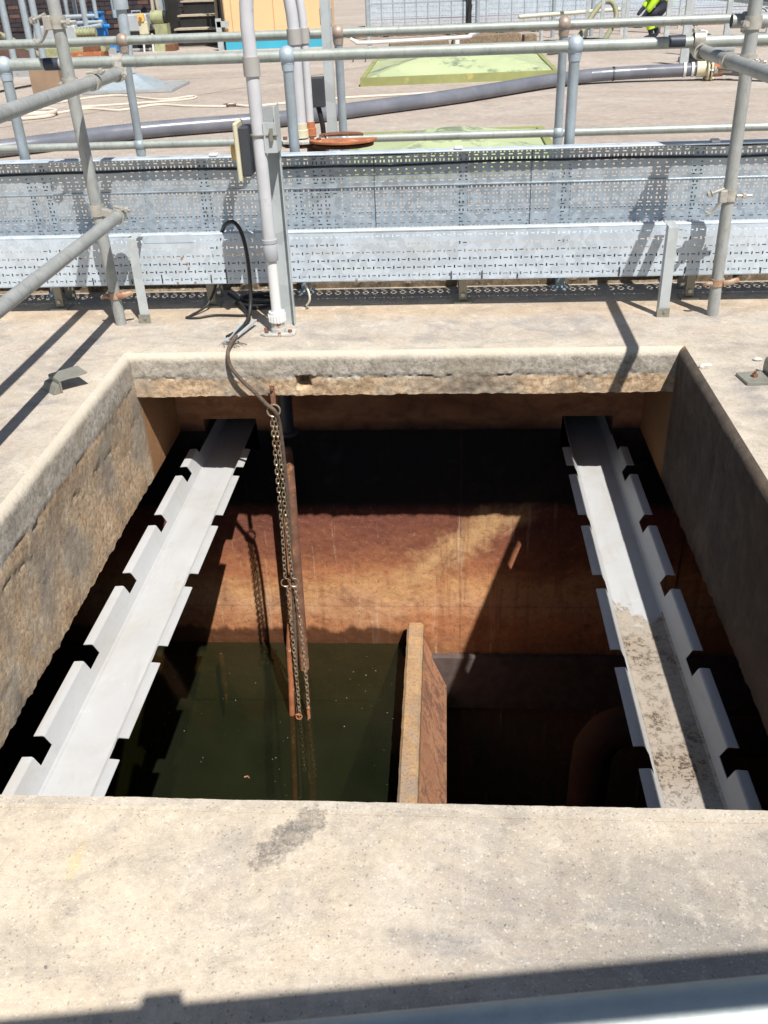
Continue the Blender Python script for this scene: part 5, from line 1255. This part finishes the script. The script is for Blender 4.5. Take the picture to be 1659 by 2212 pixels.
w = MB(); w.box((-.75, 15.98, .10), (-.70, 16.0, .16)); 
for k in range(9): w.box((-1.5+k*.2, 16.15, 0), (-1.485+k*.2, 16.17, .10))
tag(w.build('spike_row', M_['grille']), 'row of short spikes behind the farther green hatch cover', 'spikes')
# right hand frame, pump and rail
for i, (x, y, h, w_, lb) in enumerate(((3.22, 14.0, .85, .11, 'wide galvanised channel post in front of the small pump'), (3.95, 14.8, 1.9, .07, 'tall galvanised post right of the small pump'), (4.35, 15.2, 1.9, .07, 'tall galvanised post second right of the small pump'), (3.75, 17.8, .75, .08, 'short channel post under the long sloping rail'), (5.6, 18.2, .85, .14, 'wide pale channel post near the right upright'), (5.95, 18.8, 1.0, .10, 'channel post closest to the right upright'), (4.65, 21, 1.6, .05, 'thin post at the far right'))):
    w = MB(); w.box((x-w_/2, y-.004, 0), (x+w_/2, y+.004, h)); w.box((x-w_/2, y+.004, 0), (x-w_/2+.008, y+.06, h)); w.box((x+w_/2-.008, y+.004, 0), (x+w_/2, y+.06, h))
    tag(w.build('channel_post', M_['galv_post']), lb, 'post', 'channel posts on the far deck')
for k, (dz, mm, lb) in enumerate(((0, 'stanchion', 'upper of the sloping rails at the top right'), (-.10, 'galv_up', 'middle of the sloping rails at the top right'), (-.20, 'stanchion', 'lower of the sloping rails at the top right'))):
    w = MB(); w.cyl((3.6, 20.6, .95+dz), (6.3, 16.4, .62+dz), .045, n=10); tag(w.build('sloping_rail', M_[mm], smooth=True), lb, 'rail', 'sloping rails at the top right')
t = thing('small_pump', 'small grey pump with a pale housing behind the hose coupling', 'pump', (3.55, 14.4, 0))
w = MB(); w.cyl((3.40, 14.3, .20), (3.60, 14.5, .20), .15, n=16); w.build('volute', M_['dark_box'], t, smooth=True)
w = MB(); w.cyl((3.62, 14.4, .17), (3.95, 14.5, .17), .12, n=16); w.build('motor_body', M_['steel_box'], t, smooth=True)
w = MB(); w.obox((3.62, 14.4, .03), .7, .4, .05); w.build('base', M_['black'], t)
w = MB(); w.tube(smooth_path([(3.5, 14.35, .30), (3.55, 14.35, .36), (3.45, 14.3, .38)], 4), .03, 8); w.build('outlet', M_['white_rail'], t, smooth=True)
w = MB()
for k in range(7):
    a = Vector((4.55+.1*k, 16.2, .45)); w.tube(smooth_path([a, a+Vector((.1, 0, -.18)), a+Vector((.25, .1, -.1)), a+Vector((.32, 0, .05)), a+Vector((.2, 0, .1))], 4), .009, 5)
tag(w.build('wire_tangle', M_['black']), 'tangle of thin black wires hanging under the sloping rails', 'wires', kind='stuff')
w = MB(); w.box((1.9, 12.9, .001), (8, 12.93, .004)); 
w = MB(); w.cyl((5.3, 9.3, .05), (9, 9.0, .05), .05, n=10); tag(w.build('lying_tube', M_['stanchion'], smooth=True), 'short grey tube lying on the deck at the right edge', 'tube')
w = MB(); w.obox((7.8, 13.6, .02), 3.2, 1.4, .03); tag(w.build('plywood_sheet', M_['orange']), 'pale orange board on the deck at the right edge', 'board')

# ------------------------------------------------------------------ worker
def skin_body(name, chains, mname, parent, off):
    """chains: list of lists of (point, radius); first point of the first chain is the root"""
    me = bpy.data.meshes.new(name); vs = []; es = []; rad = []
    idx = {}
    for chn in chains:
        prev = None
        for p, r_ in chn:
            key = tuple(round(c, 4) for c in p)
            if key not in idx: idx[key] = len(vs); vs.append(tuple(Vector(p)-off)); rad.append(r_)
            if prev is not None and prev != idx[key]: es.append((prev, idx[key]))
            prev = idx[key]
    me.from_pydata(vs, es, []); o = bpy.data.objects.new(name, me); COL.objects.link(o); o.parent = parent
    md = o.modifiers.new('skin', 'SKIN'); md.use_smooth_shade = True
    lay = me.skin_vertices[0].data if me.skin_vertices else None
    if lay is None:
        me.attributes
    for i, r_ in enumerate(rad):
        rr_ = (r_, r_) if isinstance(r_, (int, float)) else r_
        lay[i].radius = rr_
    lay[0].use_root = True
    sb = o.modifiers.new('sub', 'SUBSURF'); sb.levels = 1; sb.render_levels = 2
    me.materials.append(M_[mname]); return o
wk = thing('person', 'worker in a lime hi-vis jacket and dark trousers crouching at the back right', 'person', (3.62, 18.2, 0))
def wp(x, y, z): return (3.62+x, 18.2+y, z)
try:
    hip = wp(.12, 0, .42)
    skin_body('body', [[(hip, .13), (wp(.12, 0, .56), .14), (wp(.10, -.02, .72), .15), (wp(.05, -.03, .88), .15), (wp(.0, -.03, .97), .065), (wp(-.04, -.03, 1.05), .085), (wp(-.07, -.03, 1.12), .08)],
                       [(hip, .13), (wp(-.02, -.13, .44), .085), (wp(-.20, -.15, .44), .066), (wp(-.12, -.15, .24), .055), (wp(-.08, -.15, .09), .042), (wp(-.22, -.16, .045), .038)],
                       [(hip, .13), (wp(.06, .12, .38), .085), (wp(-.06, .15, .42), .066), (wp(.02, .15, .24), .055), (wp(.08, .15, .09), .042), (wp(-.06, .15, .045), .038)],
                       [(wp(.05, -.03, .88), .15), (wp(.02, -.19, .84), .06), (wp(-.10, -.24, .62), .045), (wp(-.24, -.22, .42), .034), (wp(-.29, -.21, .36), .03)],
                       [(wp(.05, -.03, .88), .15), (wp(.02, .14, .84), .06), (wp(-.10, .16, .62), .045), (wp(-.26, .10, .46), .034), (wp(-.31, .08, .40), .03)]], 'navy', wk, wk.location)
    skin_body('jacket', [[(wp(.12, 0, .50), .150), (wp(.12, 0, .60), .158), (wp(.10, -.02, .73), .17), (wp(.05, -.03, .88), .17), (wp(.01, -.03, .94), .09)],
                         [(wp(.05, -.03, .88), .17), (wp(.02, -.20, .84), .078), (wp(-.10, -.25, .62), .062), (wp(-.21, -.23, .46), .052)],
                         [(wp(.05, -.03, .88), .17), (wp(.02, .15, .84), .078), (wp(-.10, .17, .62), .062), (wp(-.22, .12, .50), .052)]], 'hivis', wk, wk.location)
    for sx, sy_ in ((0, -.15), (.14, .15)):
        w = MB(); w.tube([wp(-.10+sx, sy_, .20), wp(-.125+sx, sy_, .28)], .070, 14); w.build('trouser_band', M_['hivis'], wk, smooth=True)
    w = MB(); w.sphere(wp(-.06, -.03, 1.15), .13, 16, 10, (1, 1, .8)); w.build('hard_hat', M_['hardhat'], wk, smooth=True)
except Exception as e:
    print('person', e)
